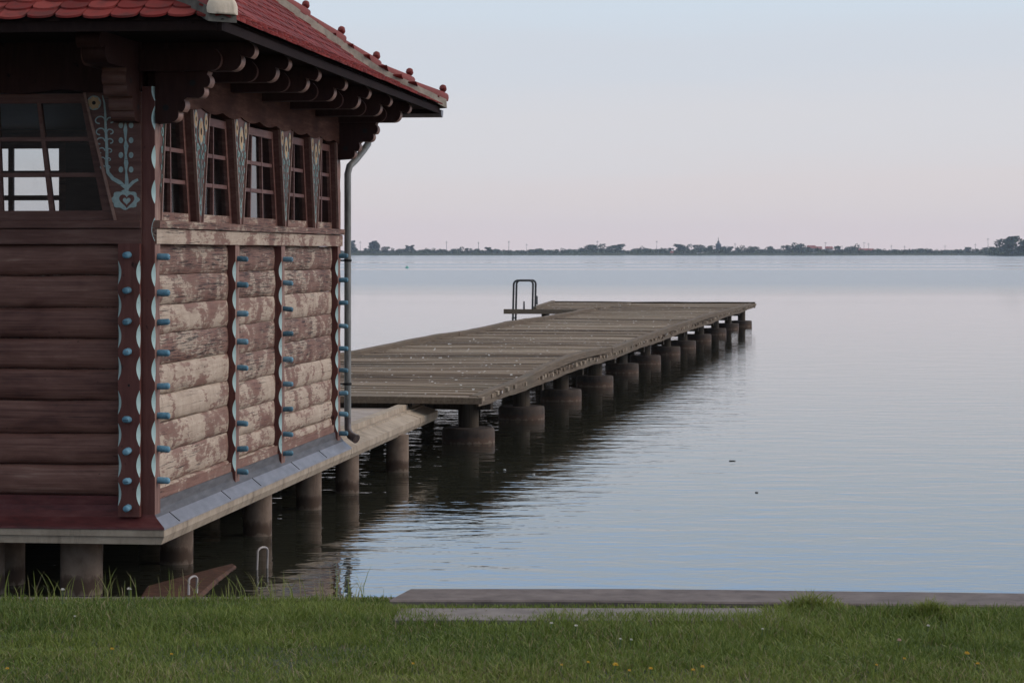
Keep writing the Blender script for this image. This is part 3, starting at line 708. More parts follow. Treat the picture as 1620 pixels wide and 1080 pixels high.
# columns (pixel of the waterline centre, diameter in the photograph)
inv = Matrix.Rotation(-YAW, 4, 'Z')
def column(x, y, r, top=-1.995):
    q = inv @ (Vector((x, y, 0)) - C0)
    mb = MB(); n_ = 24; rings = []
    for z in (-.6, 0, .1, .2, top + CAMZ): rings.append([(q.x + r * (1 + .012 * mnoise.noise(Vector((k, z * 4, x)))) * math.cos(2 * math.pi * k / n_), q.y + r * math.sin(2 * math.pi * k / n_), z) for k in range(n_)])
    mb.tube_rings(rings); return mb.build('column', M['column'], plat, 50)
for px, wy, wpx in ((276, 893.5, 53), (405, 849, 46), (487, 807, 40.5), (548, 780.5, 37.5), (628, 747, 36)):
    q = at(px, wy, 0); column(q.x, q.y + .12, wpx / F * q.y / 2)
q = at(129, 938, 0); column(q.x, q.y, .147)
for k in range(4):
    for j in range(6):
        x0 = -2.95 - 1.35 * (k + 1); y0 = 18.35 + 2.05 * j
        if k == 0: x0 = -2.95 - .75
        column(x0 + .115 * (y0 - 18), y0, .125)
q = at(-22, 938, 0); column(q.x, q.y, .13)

# ------------------------------------------------------------------ wooden pier
PA = Vector((.1543, .9880, 0)); PL = Vector((-.9880, .1543, 0)); PE = Vector((-.441, 29.4, 0)); PW = 4.0; PYAW = math.atan2(PA.y, PA.x)
pier = empty('wooden_pier', (PE.x, PE.y, 0), PYAW)     # local x along the pier, local y to its left
tag(pier, 'long weathered plank pier running out into the lake on posts', 'pier')
TOP = CAMZ - 1.685
def dz(s, l): return .028 * mnoise.noise(Vector((s * .16, l * .22, 4.2))) + .010 * mnoise.noise(Vector((s * .7, l * .5, 9)))
def plank(mb, s, w, l0, l1, z, k=6):
    j = random.gauss(0, .0055); sl = random.gauss(0, .010); cup = random.uniform(0, .006); rings = []
    for i in range(k + 1):
        l = l0 + (l1 - l0) * i / k; t = z + dz(s, l) + j + sl * (i / k - .5) + .005 * mnoise.noise(Vector((s * 3.1, l * 1.4, 6)))
        e = .006 * mnoise.noise(Vector((s * 5, l * 1.1, 1)))
        rings.append([(s - w / 2 + e, l, t - .045), (s - w / 2 + e, l, t - .004), (s - w / 2 + .008 + e, l, t + cup), (s + w / 2 - .008 + e, l, t + cup), (s + w / 2 + e, l, t - .004), (s + w / 2 + e, l, t - .045)])
    mb.tube_rings(rings)
mb = MB(); s = 0.03; LEN = 54.6
while s < LEN:
    w = random.uniform(.125, .16); gap = random.choice((.005, .009, .013, .022))
    plank(mb, s + w / 2, w, -.03 + random.uniform(-.05, .02), PW + random.uniform(-.02, .05), TOP); s += w + gap
mb.build('deck', M['plank'], pier)
def beam(mb, pts, w, h, mi=0):      # a sawn beam through points (s, l, ztop)
    rings = []
    for q in pts:
        s_, l, z = q; rings.append([(s_, l - w / 2, z - h), (s_, l - w / 2, z - .012), (s_, l - w / 2 + .012, z), (s_, l + w / 2 - .012, z), (s_, l + w / 2, z - .012), (s_, l + w / 2, z - h)])
    mb.tube_rings(rings, mi)
railpx = [(752, 626), (768, 618.5), (800, 607.5), (830, 595.5), (865, 576), (905, 560), (935, 553), (964, 548)], [(966, 550), (1000, 538), (1030, 527), (1060, 516), (1090, 507), (1118, 497), (1150, 489.5), (1172, 484.5), (1188, 479.5)]
for seg in railpx:
    P0 = []
    for px, py in seg:
        Y = 20132 / (1434.8 - px); s_ = (Y - PE.y) / PA.y; P0.append((s_, 0.02, CAMZ - (py - HZ) * Y / F))
    pts = []
    for i in range(len(P0) - 1):
        for k in range(4):
            f = k / 4; f2 = f * f * (3 - 2 * f) * .5 + f * .5
            pts.append((P0[i][0] + (P0[i + 1][0] - P0[i][0]) * f, .02 + .018 * mnoise.noise(Vector((P0[i][0] + f, 3, 3))), P0[i][2] + (P0[i + 1][2] - P0[i][2]) * f2))
    pts.append(P0[-1])
    mb = MB(); beam(mb, pts, .125, .10); mb.build('edge_beam', M['beam'], pier)
for a_, b_ in ((-.2, 9.0), (9.05, 21), (21.05, 33), (33.05, 43.2)):
    pts = [(a_ + (b_ - a_) * i / 16, PW - .02 + .02 * mnoise.noise(Vector((a_ + i, 5, 2))), TOP + .075 + 1.5 * dz(a_ + (b_ - a_) * i / 16, PW) + .02 * (a_ > 9) ) for i in range(17)]
    mb = MB(); beam(mb, pts, .14, .10); mb.build('edge_beam', M['beam'], pier)
# rough, broken board nailed under the plank ends
mb = MB(); rings = []
for i in range(120):
    s_ = .05 + (LEN - .1) * i / 119; w_ = TOP - .05 + dz(s_, 0)
    rings.append([(s_, -.045, w_ - .055 - .035 * abs(mnoise.noise(Vector((s_ * 2.3, 1, 8))))), (s_, -.045, w_ + .02), (s_, -.015, w_ + .02), (s_, -.015, w_ - .06)])
mb.tube_rings(rings); mb.build('edge_board', M['beam'], pier)
# stringers under the planks
for l in (.55, 1.6, 2.8, PW - .5):
    pts = [(1.7 + (LEN - 1.8) * i / 60, l, TOP - .048 + dz(1.7 + (LEN - 1.8) * i / 60, l)) for i in range(61)]
    mb = MB(); beam(mb, pts, .12, .13); mb.build('stringer', M['post'], pier)
mb = MB(); beam(mb, [(-.06, -.28, TOP - .02), (-.055, 2, TOP - .012), (-.06, PW + .1, TOP - .02)], .1, .1)
mb = MB()
rings = [[(-.05, l, TOP - .072), (-.05, l, TOP - .002 + dz(0, l)), (.028, l, TOP + .004 + dz(0, l)), (.028, l, TOP - .072)] for l in (-.10, 1, 2, 3, PW)]
mb.tube_rings(rings); mb.build('end_beam', M['mossbeam'], pier)
mb = MB(); mb.box(.05, .24, .78, PW - .05, TOP - .130, TOP - .050); mb.build('sill_beam', M['post'], pier)
# posts on concrete drums
def pier_post(s_, l, r=.12, rd=.335):
    mb = MB(); n_ = 12; rings = []; lean = random.uniform(-.03, .03); sd = random.random() * 9
    for z in (.1, .25, .4, TOP - .05): rings.append([(s_ + lean * z + r * (1 + .10 * mnoise.noise(Vector((k * .9, z, sd)))) * math.cos(2 * math.pi * k / n_), l + r * (1 + .10 * mnoise.noise(Vector((k * .9, z + 5, sd)))) * math.sin(2 * math.pi * k / n_), z) for k in range(n_)])
    mb.tube_rings(rings); o = mb.build('post', M['post'], pier, 50)
    mb = MB(); n_ = 26; rings = []
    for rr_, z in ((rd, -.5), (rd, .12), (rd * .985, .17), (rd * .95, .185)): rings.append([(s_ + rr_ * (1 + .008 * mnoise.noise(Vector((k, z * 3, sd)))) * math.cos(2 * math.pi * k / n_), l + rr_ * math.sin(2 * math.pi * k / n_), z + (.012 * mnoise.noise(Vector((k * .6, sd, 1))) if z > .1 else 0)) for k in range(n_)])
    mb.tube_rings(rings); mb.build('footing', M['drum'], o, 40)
drums = [(741, 701), (825, 664), (887.5, 635), (941, 612), (984, 591), (1021, 577), (1054, 562), (1080, 552), (1106, 541), (1131, 531), (1152, 522.5)]
for i, (px, py) in enumerate(drums):
    q = at(px, py - 2, 0); d_ = q - PE; s_ = d_.dot(PA); l = d_.dot(PL)
    pier_post(s_, max(l, .05) if i else l, random.uniform(.11, .135)); pier_post(s_ + random.uniform(-.1, .1), PW - .35)
    mb = MB(); mb.box(s_ - .09, s_ + .09, .22, PW - .3, TOP - .30, TOP - .181); mb.build('cap_beam', M['post'], pier)
# T-head at the far end, with its own planks and posts
TH0 = (Vector((.65, 74.3, 0)) - PE); TH1 = (Vector((1.55, 85.5, 0)) - PE)
th = [(TH0.dot(PA), TH0.dot(PL)), (TH1.dot(PA), TH1.dot(PL))]
mb = MB(); s = th[0][0]
while s < LEN:
    w = random.uniform(.125, .16); f = (s - th[0][0]) / (th[1][0] - th[0][0]); l1 = th[0][1] + (th[1][1] - th[0][1]) * f
    plank(mb, s + w / 2, w, PW + .06, l1 + random.uniform(-.03, .03), TOP + .01); s += w + random.uniform(.008, .02)
mb.build('side_platform', M['plank'], pier)
mb = MB(); beam(mb, [(th[0][0], th[0][1], TOP + .09), (th[0][0] + 3, th[0][1] + (th[1][1] - th[0][1]) * .25 + .03, TOP + .10), (LEN, th[1][1], TOP + .085)], .13, .11); mb.build('edge_beam', M['beam'], pier)
mb = MB(); rings = [[(LEN + .01, l, TOP - .14), (LEN + .01, l, TOP + .055 + .01 * math.sin(l * 3)), (LEN + .10, l, TOP + .055 + .01 * math.sin(l * 3)), (LEN + .10, l, TOP - .14)] for l in (-.03, 1, 2, 3, 4, 5, th[1][1])]
mb.tube_rings(rings); mb.build('end_beam', M['post'], pier)
lb = (Vector((-.26, 74.2, 0)) - PE).dot(PL)
mb = MB(); rings = [[(th[0][0] - .16, l, TOP - .115), (th[0][0] - .16, l, TOP + .02), (th[0][0] - .01, l, TOP + .025), (th[0][0] - .01, l, TOP - .115)] for l in (PW + .1, 5, 6, lb)]
mb.tube_rings(rings); mb.build('ladder_beam', M['mossbeam'], pier)
for s_, l in ((th[0][0] + .6, th[0][1] - .25), (th[0][0] + 5.5, th[0][1] - .5), (LEN - 1.2, th[1][1] - .5), (LEN - 1, .35), (LEN - 1, 3.2)): pier_post(s_, l)
for px, py in ((829, 488), (873.5, 475)):
    Y = 1.66 * F / (py - HZ) if px > 850 else 75.2
    q = Vector(((px - 810) / F * Y, Y, 0)) - PE; mb = MB(); mb.tube([(min(q.dot(PA), LEN - .1), q.dot(PL), TOP - .05), (min(q.dot(PA), LEN - .1), q.dot(PL), TOP + .24)], [.03, .022], 8); mb.build('mooring_pin', M['steel'], pier)

# swimming ladder
LY = 74.3
ladder = empty('swimming_ladder', ((812 - 810) / F * LY, LY - .0, TOP + .02), PYAW - math.pi / 2)
tag(ladder, 'dark steel swimming ladder with looped handrails at the far end of the pier', 'ladder')
wd, hh, rr_ = .60, .845, .11
for y_ in (0.0, .55):
    path = [(0, y_, -1.0), (0, y_, hh - rr_)] + [(rr_ - rr_ * math.cos(t), y_, hh - rr_ + rr_ * math.sin(t)) for t in [math.pi / 2 * i / 5 for i in range(1, 6)]] + [(wd - rr_ + rr_ * math.sin(t), y_, hh - rr_ + rr_ * math.cos(t)) for t in [math.pi / 2 * i / 5 for i in range(0, 6)]] + [(wd, y_, -.02)]
    path = [(x - .03 + .05 * max(0, z) / hh * (1 if x < .3 else .4), y, z) for x, y, z in path]
    mb = MB(); mb.tube(path, .030, 8); mb.build('handrail', M['steel'], ladder, 60)
for z in (-.26, -.52, -.78):
    mb = MB(); mb.tube([(-.03, 0, z), (-.03, .55, z)], .02, 8); mb.build('rung', M['steel'], ladder, 60)

# ------------------------------------------------------------------ things in the shallows
def slabpts(name, pts, z0, th_, mat):
    mb = MB(); c = sum((Vector(p) for p in pts), Vector()) / len(pts); n_ = len(pts)
    top = [tuple(Vector(p) - c) for p in pts]; bot = [(x * .98, y, z - th_) for x, y, z in top]
    mb.prism(bot, top); o = mb.build(name, mat, None, None, .02); o.location = c; return o
ra = [at(205, 968, .03), at(306, 952, .028), at(345, 916, .02), at(376, 894, .012), at(368, 889.5, .018), at(330, 899, .028), at(230, 926, .035)]
ramp = slabpts('sunken_ramp', ra, 0, .12, M['rust'])
tag(ramp, 'rusty brown sunken slab breaking the dark water beside the bank', 'slab')
def hoop(x0, x1, Y, ztop, zbot, label, lean):
    X0, X1 = (x0 - 810) / F * Y, (x1 - 810) / F * Y; w = X1 - X0; r = w / 2
    path = [(0, 0, zbot), (0, 0, ztop - r)] + [(r - r * math.cos(t), 0, ztop - r + r * math.sin(t)) for t in [math.pi * i / 8 for i in range(1, 9)]] + [(w, 0, zbot)]
    path = [(x + lean * (z - zbot), y + .1 * (x / w) , z) for x, y, z in path]
    mb = MB(); mb.tube(path, .0085, 8); o = mb.build('metal_hoop', M['hoop'], None, 60); o.location = (X0, Y, 0)
    tag(o, label, 'metal hoop', 'metal hoops by the sunken slab')
hoop(403.5, 417.5, 19.15, .165, -.5, 'thin grey hoop standing in open water, mirrored below it', .03)
hoop(296, 306, 17.55, .148, -.5, 'thin grey hoop rising behind the grass edge beside the rusty slab', .02)
def floater(name, px, py, pts, mat, label, cat, group):
    q = at(px, py, 0); mb = MB(); k = len(pts)
    mb.prism([(x, y, .001) for x, y in pts], [(x * .94, y * .94, .008 + .02 * abs(x)) for x, y in pts]); o = mb.build(name, mat); o.location = q; tag(o, label, cat, group)
leaf_ = [(-.07, 0), (-.03, .025), (.02, .03), (.06, .012), (.085, 0), (.05, -.018), (0, -.028), (-.04, -.02)]
M['wetleaf'] = NT('wet_leaf').bsdf((.03, .022, .014), .5); M['feather'] = NT('white_feather').bsdf((.6, .6, .58), .8)
floater('floating_leaf', 1158, 729, [(x * .5, y * .6) for x, y in leaf_], M['wetleaf'], 'dark leaf afloat on calm open water, farther out', 'leaf', 'leaves floating on the lake')
floater('floating_leaf', 1197, 779, [(y * .6, x * .5) for x, y in leaf_], M['wetleaf'], 'dark leaf afloat on calm open water, nearer the bank', 'leaf', 'leaves floating on the lake')
floater('floating_feather', 798, 743, [(x * .2, y * .3) for x, y in leaf_], M['feather'], 'tiny white feather on the dark reflection below the near drums', 'feather', 'feathers floating by the pier')
floater('floating_feather', 844, 750, [(x * .2, y * .3) for x, y in leaf_], M['feather'], 'tiny white feather at the edge of the dark pier reflection', 'feather', 'feathers floating by the pier')
by = at(644, 424, 0)
mb = MB(); mb.lathe([(.02, -.2), (.22, -.15), (.29, .0), (.27, .12), (.16, .22), (.05, .26), (.045, .36), (.02, .38)], (0, 0, 0), 18); buoy = mb.build('buoy', M['green'], None, 60); buoy.location = (by.x, by.y, 0)
tag(buoy, 'small green buoy floating far out on the lake', 'buoy')

# ------------------------------------------------------------------ water
def water():
    n = NT('lake_water')
    g = n.n('ShaderNodeNewGeometry'); pos = g.outputs['Position']
    def vec(sc, rot=(0, 0, 0)):
        mp = n.n('ShaderNodeMapping'); n.l(pos, mp.inputs[0]); mp.inputs['Scale'].default_value = sc; mp.inputs['Rotation'].default_value = rot; return mp.outputs[0]
    a = n.noise(vec((.55, 1.0, 1)), 2.6, 3, .5, .4); b = n.noise(vec((.7, 1, 1), (0, 0, .5)), .75, 2, .5); c = n.noise(vec((.8, 1, 1), (0, 0, -.3)), 8.0, 2, .5)
    h = n.math('ADD', n.math('ADD', n.math('MULTIPLY', a, .080), n.math('MULTIPLY', b, .060)), n.math('MULTIPLY', c, .015))
    # wind: calm patches and ruffled water far out
    sep = n.n('ShaderNodeSeparateXYZ'); n.l(pos, sep.inputs[0])
    w1 = n.noise(vec((.004, .016, 1)), 1.0, 3, .5)
    far = n.math('MULTIPLY', n.math('SUBTRACT', n.math('ADD', sep.outputs[1], n.math('MULTIPLY', w1, 110)), 145), 1 / 120, True); far = n.math('MULTIPLY', n.math('MULTIPLY', far, far), n.math('SUBTRACT', 3.0, n.math('MULTIPLY', far, 2.0)))
    yd = n.math('DIVIDE', 2.4 * F, sep.outputs[1])           # metres become finer bands towards the far shore
    streak = n.ramp(n.noise(vec((.0012, .0105, 1), (0, 0, .015)), 1.0, 2, .5), [(.52, 0), (.60, 1)]); streak = n.math('MULTIPLY', streak, n.math('MULTIPLY', n.math('SUBTRACT', sep.outputs[1], 300), 1 / 80, True))
    ruff = n.math('MULTIPLY', far, n.math('SUBTRACT', 1.0, n.math('MULTIPLY', streak, .95)))
    p = n.n('ShaderNodeBsdfPrincipled'); p.inputs['Base Color'].default_value = (.024, .024, .016, 1); p.inputs['IOR'].default_value = 1.333
    n.l(n.math('ADD', n.math('MULTIPLY', ruff, .15), .012), p.inputs['Roughness'])
    bp = n.n('ShaderNodeBump'); bp.inputs['Distance'].default_value = 1.0; n.l(h, bp.inputs['Height']); bp.inputs['Strength'].default_value = .118
    n.l(bp.outputs[0], p.inputs['Normal']); n.l(p.outputs[0], n.out.inputs[0]); return n.m
M['water'] = water()
mb = MB(); mb.add([(-5000, 12.95, 0), (5000, 12.95, 0), (5000, 9000, 0), (-5000, 9000, 0)], [(0, 1, 2, 3)])
o = mb.build('lake_water', M['water']); tag(o, kind='structure')

# ------------------------------------------------------------------ bank, kerb, grass
GZ = CAMZ - 1.75
def soil():
    n = NT('lawn_soil'); f = n.noise(n.coord(), 9, 7, .6)
    return n.bsdf(n.ramp(f, [(.3, (.020, .026, .010)), (.6, (.036, .045, .016)), (.8, (.06, .055, .03))]), .95, f, .6, .02)
M['soil'] = soil()
M['kerb'] = concrete('worn_kerb_concrete', (.088, .068, .062), (.155, .124, .112), (.06, .046, .04), True)
mb = MB(); xs = np.linspace(-30, 30, 121); ys = np.linspace(-20, 12.83, 81)
def gz(x, y): return GZ - .012 + .02 * mnoise.noise(Vector((x * .7, y * .7, 1))) + (.0 if y > 6 else 0)
vs = [(x, y, gz(x, y) if y < 12.8 else GZ - .02) for y in ys for x in xs]; nx = len(xs)
mb.add(vs, [(j * nx + i, j * nx + i + 1, (j + 1) * nx + i + 1, (j + 1) * nx + i) for j in range(len(ys) - 1) for i in range(nx - 1)])
mb.box(-30, 30, 12.78, 12.829, -.8, GZ - .03)
o = mb.build('ground', M['soil'], None, 60); tag(o, kind='structure')
# low wall along the water under the grass, then the exposed concrete edge
mb = MB(); mb.box(-30, -.60, 12.832, 12.95, -.9, GZ - .012)
o = mb.build('bank_wall', M['kerb']); tag(o, 'low concrete bank wall almost hidden under the grass edge beside the boathouse', 'bank wall')
mb = MB(); rings = []
for i in range(60):
    x = -.52 + 26 * (i / 59) ** 1.3; f = x + .52
    yf = 13.02 - .105 * max(0, f - 1.2) * .85; yn = 12.58 - .085 * max(0, f - .8); w = .004 * mnoise.noise(Vector((x * 3, 1, 1)))
    if i == 0: a_ = .055
    else: a_ = 0
    zt = GZ + .022
    rings.append([(x - a_ * 1.6, yn, GZ - .15), (x - a_ * 1.6, yn + w, zt - .008), (x - a_ * 1.6, yn + .012, zt + w * .5), (x, yf - .015, zt + w * .4), (x, yf, zt - .012), (x, yf, -.9)])
mb.tube_rings(rings); o = mb.build('bank_kerb', M['kerb'], None, 30); tag(o, 'exposed flat concrete kerb along the water edge in front of the lawn', 'kerb')
mb = MB(); rings = []
for i in range(24):
    x = -.56 + 1.85 * i / 23; rings.append([(x, 11.95 + .03 * mnoise.noise(Vector((x * 2, 4, 0))), GZ - .06), (x, 11.95 + .03 * mnoise.noise(Vector((x * 2, 4, 0))), GZ + .014), (x, 12.36, GZ + .014), (x, 12.36, GZ - .06)])
mb.tube_rings(rings); o = mb.build('paving_slab', concrete('pale_slab_concrete', (.12, .10, .09), (.20, .172, .155), (.08, .066, .058), True)); tag(o, 'pale concrete slab half overgrown by grass behind the kerb', 'paving slab')

def grass_mat():
    n = NT('grass_blades'); at_ = n.n('ShaderNodeAttribute'); at_.attribute_name = 'tint'
    c = n.ramp(at_.outputs['Fac'], [(0, (.058, .090, .015)), (.35, (.122, .164, .030)), (.62, (.200, .228, .047)), (.80, (.24, .23, .075)), (.90, (.19, .155, .075)), (1, (.30, .24, .14))])
    p = n.n('ShaderNodeBsdfPrincipled'); n.l(c, p.inputs['Base Color']); p.inputs['Roughness'].default_value = .55; p.inputs['Specular IOR Level'].default_value = .25
    t = n.n('ShaderNodeBsdfTranslucent'); n.l(c, t.inputs[0]); mx = n.n('ShaderNodeMixShader'); mx.inputs[0].default_value = .3
    n.l(p.outputs[0], mx.inputs[1]); n.l(t.outputs[0], mx.inputs[2]); n.l(mx.outputs[0], n.out.inputs[0]); return n.m
M['grass'] = grass_mat()
def vnoise(x, y, sc, seed):    # cheap smooth value noise
    rg = np.random.default_rng(seed); T = rg.random((64, 64)); X, Y = x * sc, y * sc
    i, j = np.floor(X).astype(int), np.floor(Y).astype(int); fx, fy = X - i, Y - j; fx = fx * fx * (3 - 2 * fx); fy = fy * fy * (3 - 2 * fy)
    g = lambda a, b: T[a % 64, b % 64]
    return (g(i, j) * (1 - fx) + g(i + 1, j) * fx) * (1 - fy) + (g(i, j + 1) * (1 - fx) + g(i + 1, j + 1) * fx) * fy
def blades(x, y, z, h, w, tint, lean, name):
    n = len(x); th = rng.random(n) * 2 * np.pi; ph = rng.random(n) * 2 * np.pi
    dx, dy = np.cos(th), np.sin(th); lx, ly = np.cos(ph) * lean * h, np.sin(ph) * lean * h
    V = np.zeros((n, 7, 3), np.float32)
    for k, (f, ww) in enumerate(((0, 1), (.4, .9), (.75, .6))):
        bx, by_, bz = x + lx * f * f, y + ly * f * f, z + h * f * (1 - .25 * lean * f)
        V[:, 2 * k] = np.stack([bx - dx * w * ww / 2, by_ - dy * w * ww / 2, bz], 1); V[:, 2 * k + 1] = np.stack([bx + dx * w * ww / 2, by_ + dy * w * ww / 2, bz], 1)
    V[:, 6] = np.stack([x + lx, y + ly, z + h * (1 - .25 * lean)], 1)
    base = (np.arange(n) * 7)[:, None]
    loops = np.concatenate([base + np.array([[0, 1, 3, 2]]), base + np.array([[2, 3, 5, 4]]), base + np.array([[4, 5, 6]])], 1).ravel().astype(np.int32)
    st = (np.arange(n) * 11)[:, None] + np.array([[0, 4, 8]])
    me = bpy.data.meshes.new(name); me.vertices.add(n * 7); me.vertices.foreach_set('co', V.ravel())
    me.loops.add(n * 11); me.loops.foreach_set('vertex_index', loops); me.polygons.add(n * 3); me.polygons.foreach_set('loop_start', st.ravel().astype(np.int32))
    me.update(calc_edges=True); a_ = me.attributes.new('tint', 'FLOAT', 'POINT'); a_.data.foreach_set('value', np.repeat(tint, 7).astype(np.float32))
    me.materials.append(M['grass']); me.polygons.foreach_set('use_smooth', np.ones(n * 3, bool)); o = bpy.data.objects.new(name, me); COL.objects.link(o); return o
def lawn():
    N = 330000
    x = rng.uniform(-4.6, 5.2, N); y = rng.uniform(8.6, 12.86, N)
    keep = np.ones(N, bool); yn = 12.58 - .085 * np.maximum(0, x + .52 - .8); keep &= ~((x > -.60) & (y > yn - .01))
    hole = (x > -.5) & (x < 1.2) & (y > 12.03 + .20 * vnoise(x, y, 3.0, 3)) & (y < 12.33); keep &= ~(hole & (rng.random(N) > .07))
    dens = vnoise(x, y, 1.6, 5) * .6 + vnoise(x, y, 5, 6) * .4; keep &= rng.random(N) < .45 + .9 * dens
    x, y = x[keep], y[keep]; n = len(x)
    hn = vnoise(x, y, 1.3, 8) * .5 + vnoise(x, y, 4.2, 9) * .5
    h = (.013 + .058 * hn) * rng.uniform(.6, 1.35, n)
    h *= np.where(y > 11.2, 1.0 + .35 * np.clip((y - 11.2), 0, 1), 1.0)
    h *= 1 - .50 * np.clip((y - 12.2) / .4, 0, 1)
    mid_ = (x > -.6) & (y > 12.33); h = np.where(mid_, h * .75, h)
    patch = vnoise(x, y, .9, 12) * .5 + vnoise(x, y, 2.7, 13) * .5
    tint = .14 + .52 * patch + rng.normal(0, .13, n) - .05 * (y > 11.4)
    dry = (rng.random(n) < (.05 + .10 * (y < 10.8) + .06 * (vnoise(x, y, 2.2, 15) > .6))); tint = np.where(dry, rng.uniform(.78, 1, n), np.clip(tint, 0, .78))
    w = rng.uniform(.0028, .0062, n); lean = rng.uniform(.1, 1.0, n)
    # tall flowering stems along the left edge
    m = 300; xt = rng.uniform(-4.2, -.62, m); yt = 12.86 - np.abs(rng.normal(0, .12, m)); ht = rng.uniform(.08, .22, m) * (.45 + .6 * vnoise(xt, yt, 2, 4)); tt = rng.uniform(.4, .95, m)
    # low broad leaves (plantain, clover) in patches, and a few bleached stalks lying in the sward
    k = 26000; xb = rng.uniform(-4.6, 5.2, k); yb = rng.uniform(8.6, 12.0, k); kb = (vnoise(xb, yb, 1.9, 31) * .6 + vnoise(xb, yb, 6, 32) * .4) > .55; xb, yb = xb[kb], yb[kb]; k = len(xb)
    q = 1500; xq = rng.uniform(-4.6, 5.2, q); yq = rng.uniform(8.6, 12.2, q)
    x = np.concatenate([x, xb, xq]); y = np.concatenate([y, yb, yq]); h = np.concatenate([h, rng.uniform(.018, .046, k), rng.uniform(.05, .12, q)]); w = np.concatenate([w, rng.uniform(.009, .018, k), rng.uniform(.002, .0035, q)])
    tint = np.concatenate([tint, np.clip(rng.normal(.36, .10, k), 0, .6), rng.uniform(.85, 1, q)]); lean = np.concatenate([lean, rng.uniform(.6, 1.5, k), rng.uniform(.9, 1.9, q)]); n = len(x)
    return blades(np.concatenate([x, xt]), np.concatenate([y, yt]), np.full(n + m, GZ - .014), np.concatenate([h, ht]), np.concatenate([w, np.full(m, .0042)]), np.concatenate([tint, tt]), np.concatenate([lean, rng.uniform(.05, .6, m)]), 'grass')
o = lawn(); tag(o, kind='stuff')
def tuft(px, py, n, spread, hmax, label, lean):
    q = at(px, py, GZ + .02); x = rng.normal(0, spread, n); y = rng.normal(0, spread * .35, n)
    o = blades(x, y, np.full(n, -.01), rng.uniform(.3, 1, n) * hmax * np.exp(-(x / spread / 1.6) ** 2), np.full(n, .005), np.clip(rng.normal(.55, .14, n), 0, .8), rng.uniform(.2, lean, n), 'grass_tuft')
    o.location = q; tag(o, label, 'grass tuft', 'grass tufts on the kerb')
tuft(1284, 958, 420, .10, .12, 'ragged grass tuft growing on top of the concrete kerb', 1.3)
tuft(1470, 971, 520, .06, .12, 'dense round grass tuft in front of the kerb in the lawn edge', 1.0)
M['yellow'] = NT('yellow_petals').bsdf((.62, .36, .02), .6); M['white'] = NT('white_petals').bsdf((.62, .58, .52), .7); M['stalk'] = NT('green_stalk').bsdf((.06, .10, .03), .6)
M['pinkish'] = NT('pink_clover').bsdf((.50, .30, .27), .7)
def flower_head(name, px, py, r, mat, label, group, hgt_=.05, cat='flower'):
    z = GZ + hgt_; q = at(px, py, z)
    root = empty(name, (q.x, q.y, GZ)); tag(root, label, cat, group)
    mb = MB(); mb.tube([(0, .01, 0), (.004, 0, hgt_)], .0022, 5); mb.build('stem', M['stalk'], root)
    mb = MB()
    for k in range(22):
        a_ = k * 2.4; rr2 = r * (.35 + .65 * (k / 22)); up = r * .8 * (1 - (k / 22) ** 2)
        mb.add([(.004, 0, hgt_), (.004 + rr2 * math.cos(a_ - .22), rr2 * math.sin(a_ - .22), hgt_ + up), (.004 + rr2 * 1.12 * math.cos(a_), rr2 * 1.12 * math.sin(a_), hgt_ + up * .9 + .003), (.004 + rr2 * math.cos(a_ + .22), rr2 * math.sin(a_ + .22), hgt_ + up)], [(0, 1, 2, 3)])
    mb.build('flower_head', mat, root)
YL = 'small yellow dandelion flower open in the mown grass'
for px, py, r in ((972, 1052, .0135), (1528, 1034, .0125), (176, 1027, .010), (10, 1058, .009), (1028, 1058, .010), (929, 1048, .008), (887, 1052, .007), (994, 1061, .008), (1110, 1055, .010), (1095, 1060, .009), (1429, 1042, .008), (1545, 1050, .009), (270, 1035, .008), (652, 1050, .008), (1385, 1052, .007)):
    lb_ = YL
    if (px, py) == (972, 1052): lb_ = 'largest yellow dandelion flower low in the middle of the lawn'
    if (px, py) == (1528, 1034): lb_ = 'broad flat yellow dandelion flower on the right side of the lawn'
    flower_head('dandelion', px, py, r, M['yellow'], lb_, 'yellow dandelions in the lawn', .035)
for px, py, r in ((910, 990, .009), (871, 986, .009), (980, 1011, .007), (997, 1012, .007), (1467, 990, .009), (1205, 995, .007), (117, 975, .006)):
    flower_head('clover_flower', px, py, r, M['white'], 'pale clover flower dotted in the green lawn', 'pale clover flowers in the lawn', .045)
flower_head('clover_flower', 1421, 1013, .011, M['pinkish'], 'pink clover flower alone among the grass below the dense tuft', 'pale clover flowers in the lawn', .045)
flower_head('white_flower', 98, 933, .011, M['white'], 'white flower on a stem before the thick front column', 'white flowers on the bank edge', .10)
flower_head('white_flower', 203, 932, .012, M['white'], 'white flower on a stem between the thick column and the rusty slab', 'white flowers on the bank edge', .10)

# ------------------------------------------------------------------ far shore
SY = 2200.0
def leafmat(name, a, b):
    n = NT(name); g = n.n('ShaderNodeNewGeometry')
    return n.bsdf(n.ramp(g.outputs['Random Per Island'], [(0, a), (1, b)]), .8, spec=.15)
M['foliage'] = leafmat('far_tree_leaves', (.014, .030, .013), (.042, .070, .026)); M['scrub'] = leafmat('far_scrub_leaves', (.025, .040, .020), (.062, .082, .038)); M['reed'] = leafmat('far_reeds', (.075, .088, .045), (.14, .145, .08))
M['trunk'] = NT('far_trunk').bsdf((.05, .04, .03), .9)
mb = MB()
rows = [(2196, -.3), (2200, .25), (2215, 1.0), (2300, 1.4), (4200, 2.0)]; xs2 = np.linspace(-1500, 1500, 61)
mb.add([(x, y + 3 * math.sin(x * .05), z) for y, z in rows for x in xs2], [(j * 61 + i, j * 61 + i + 1, (j + 1) * 61 + i + 1, (j + 1) * 61 + i) for j in range(4) for i in range(60)])
o = mb.build('far_shore_land', M['soil'], None, 60); tag(o, kind='structure')
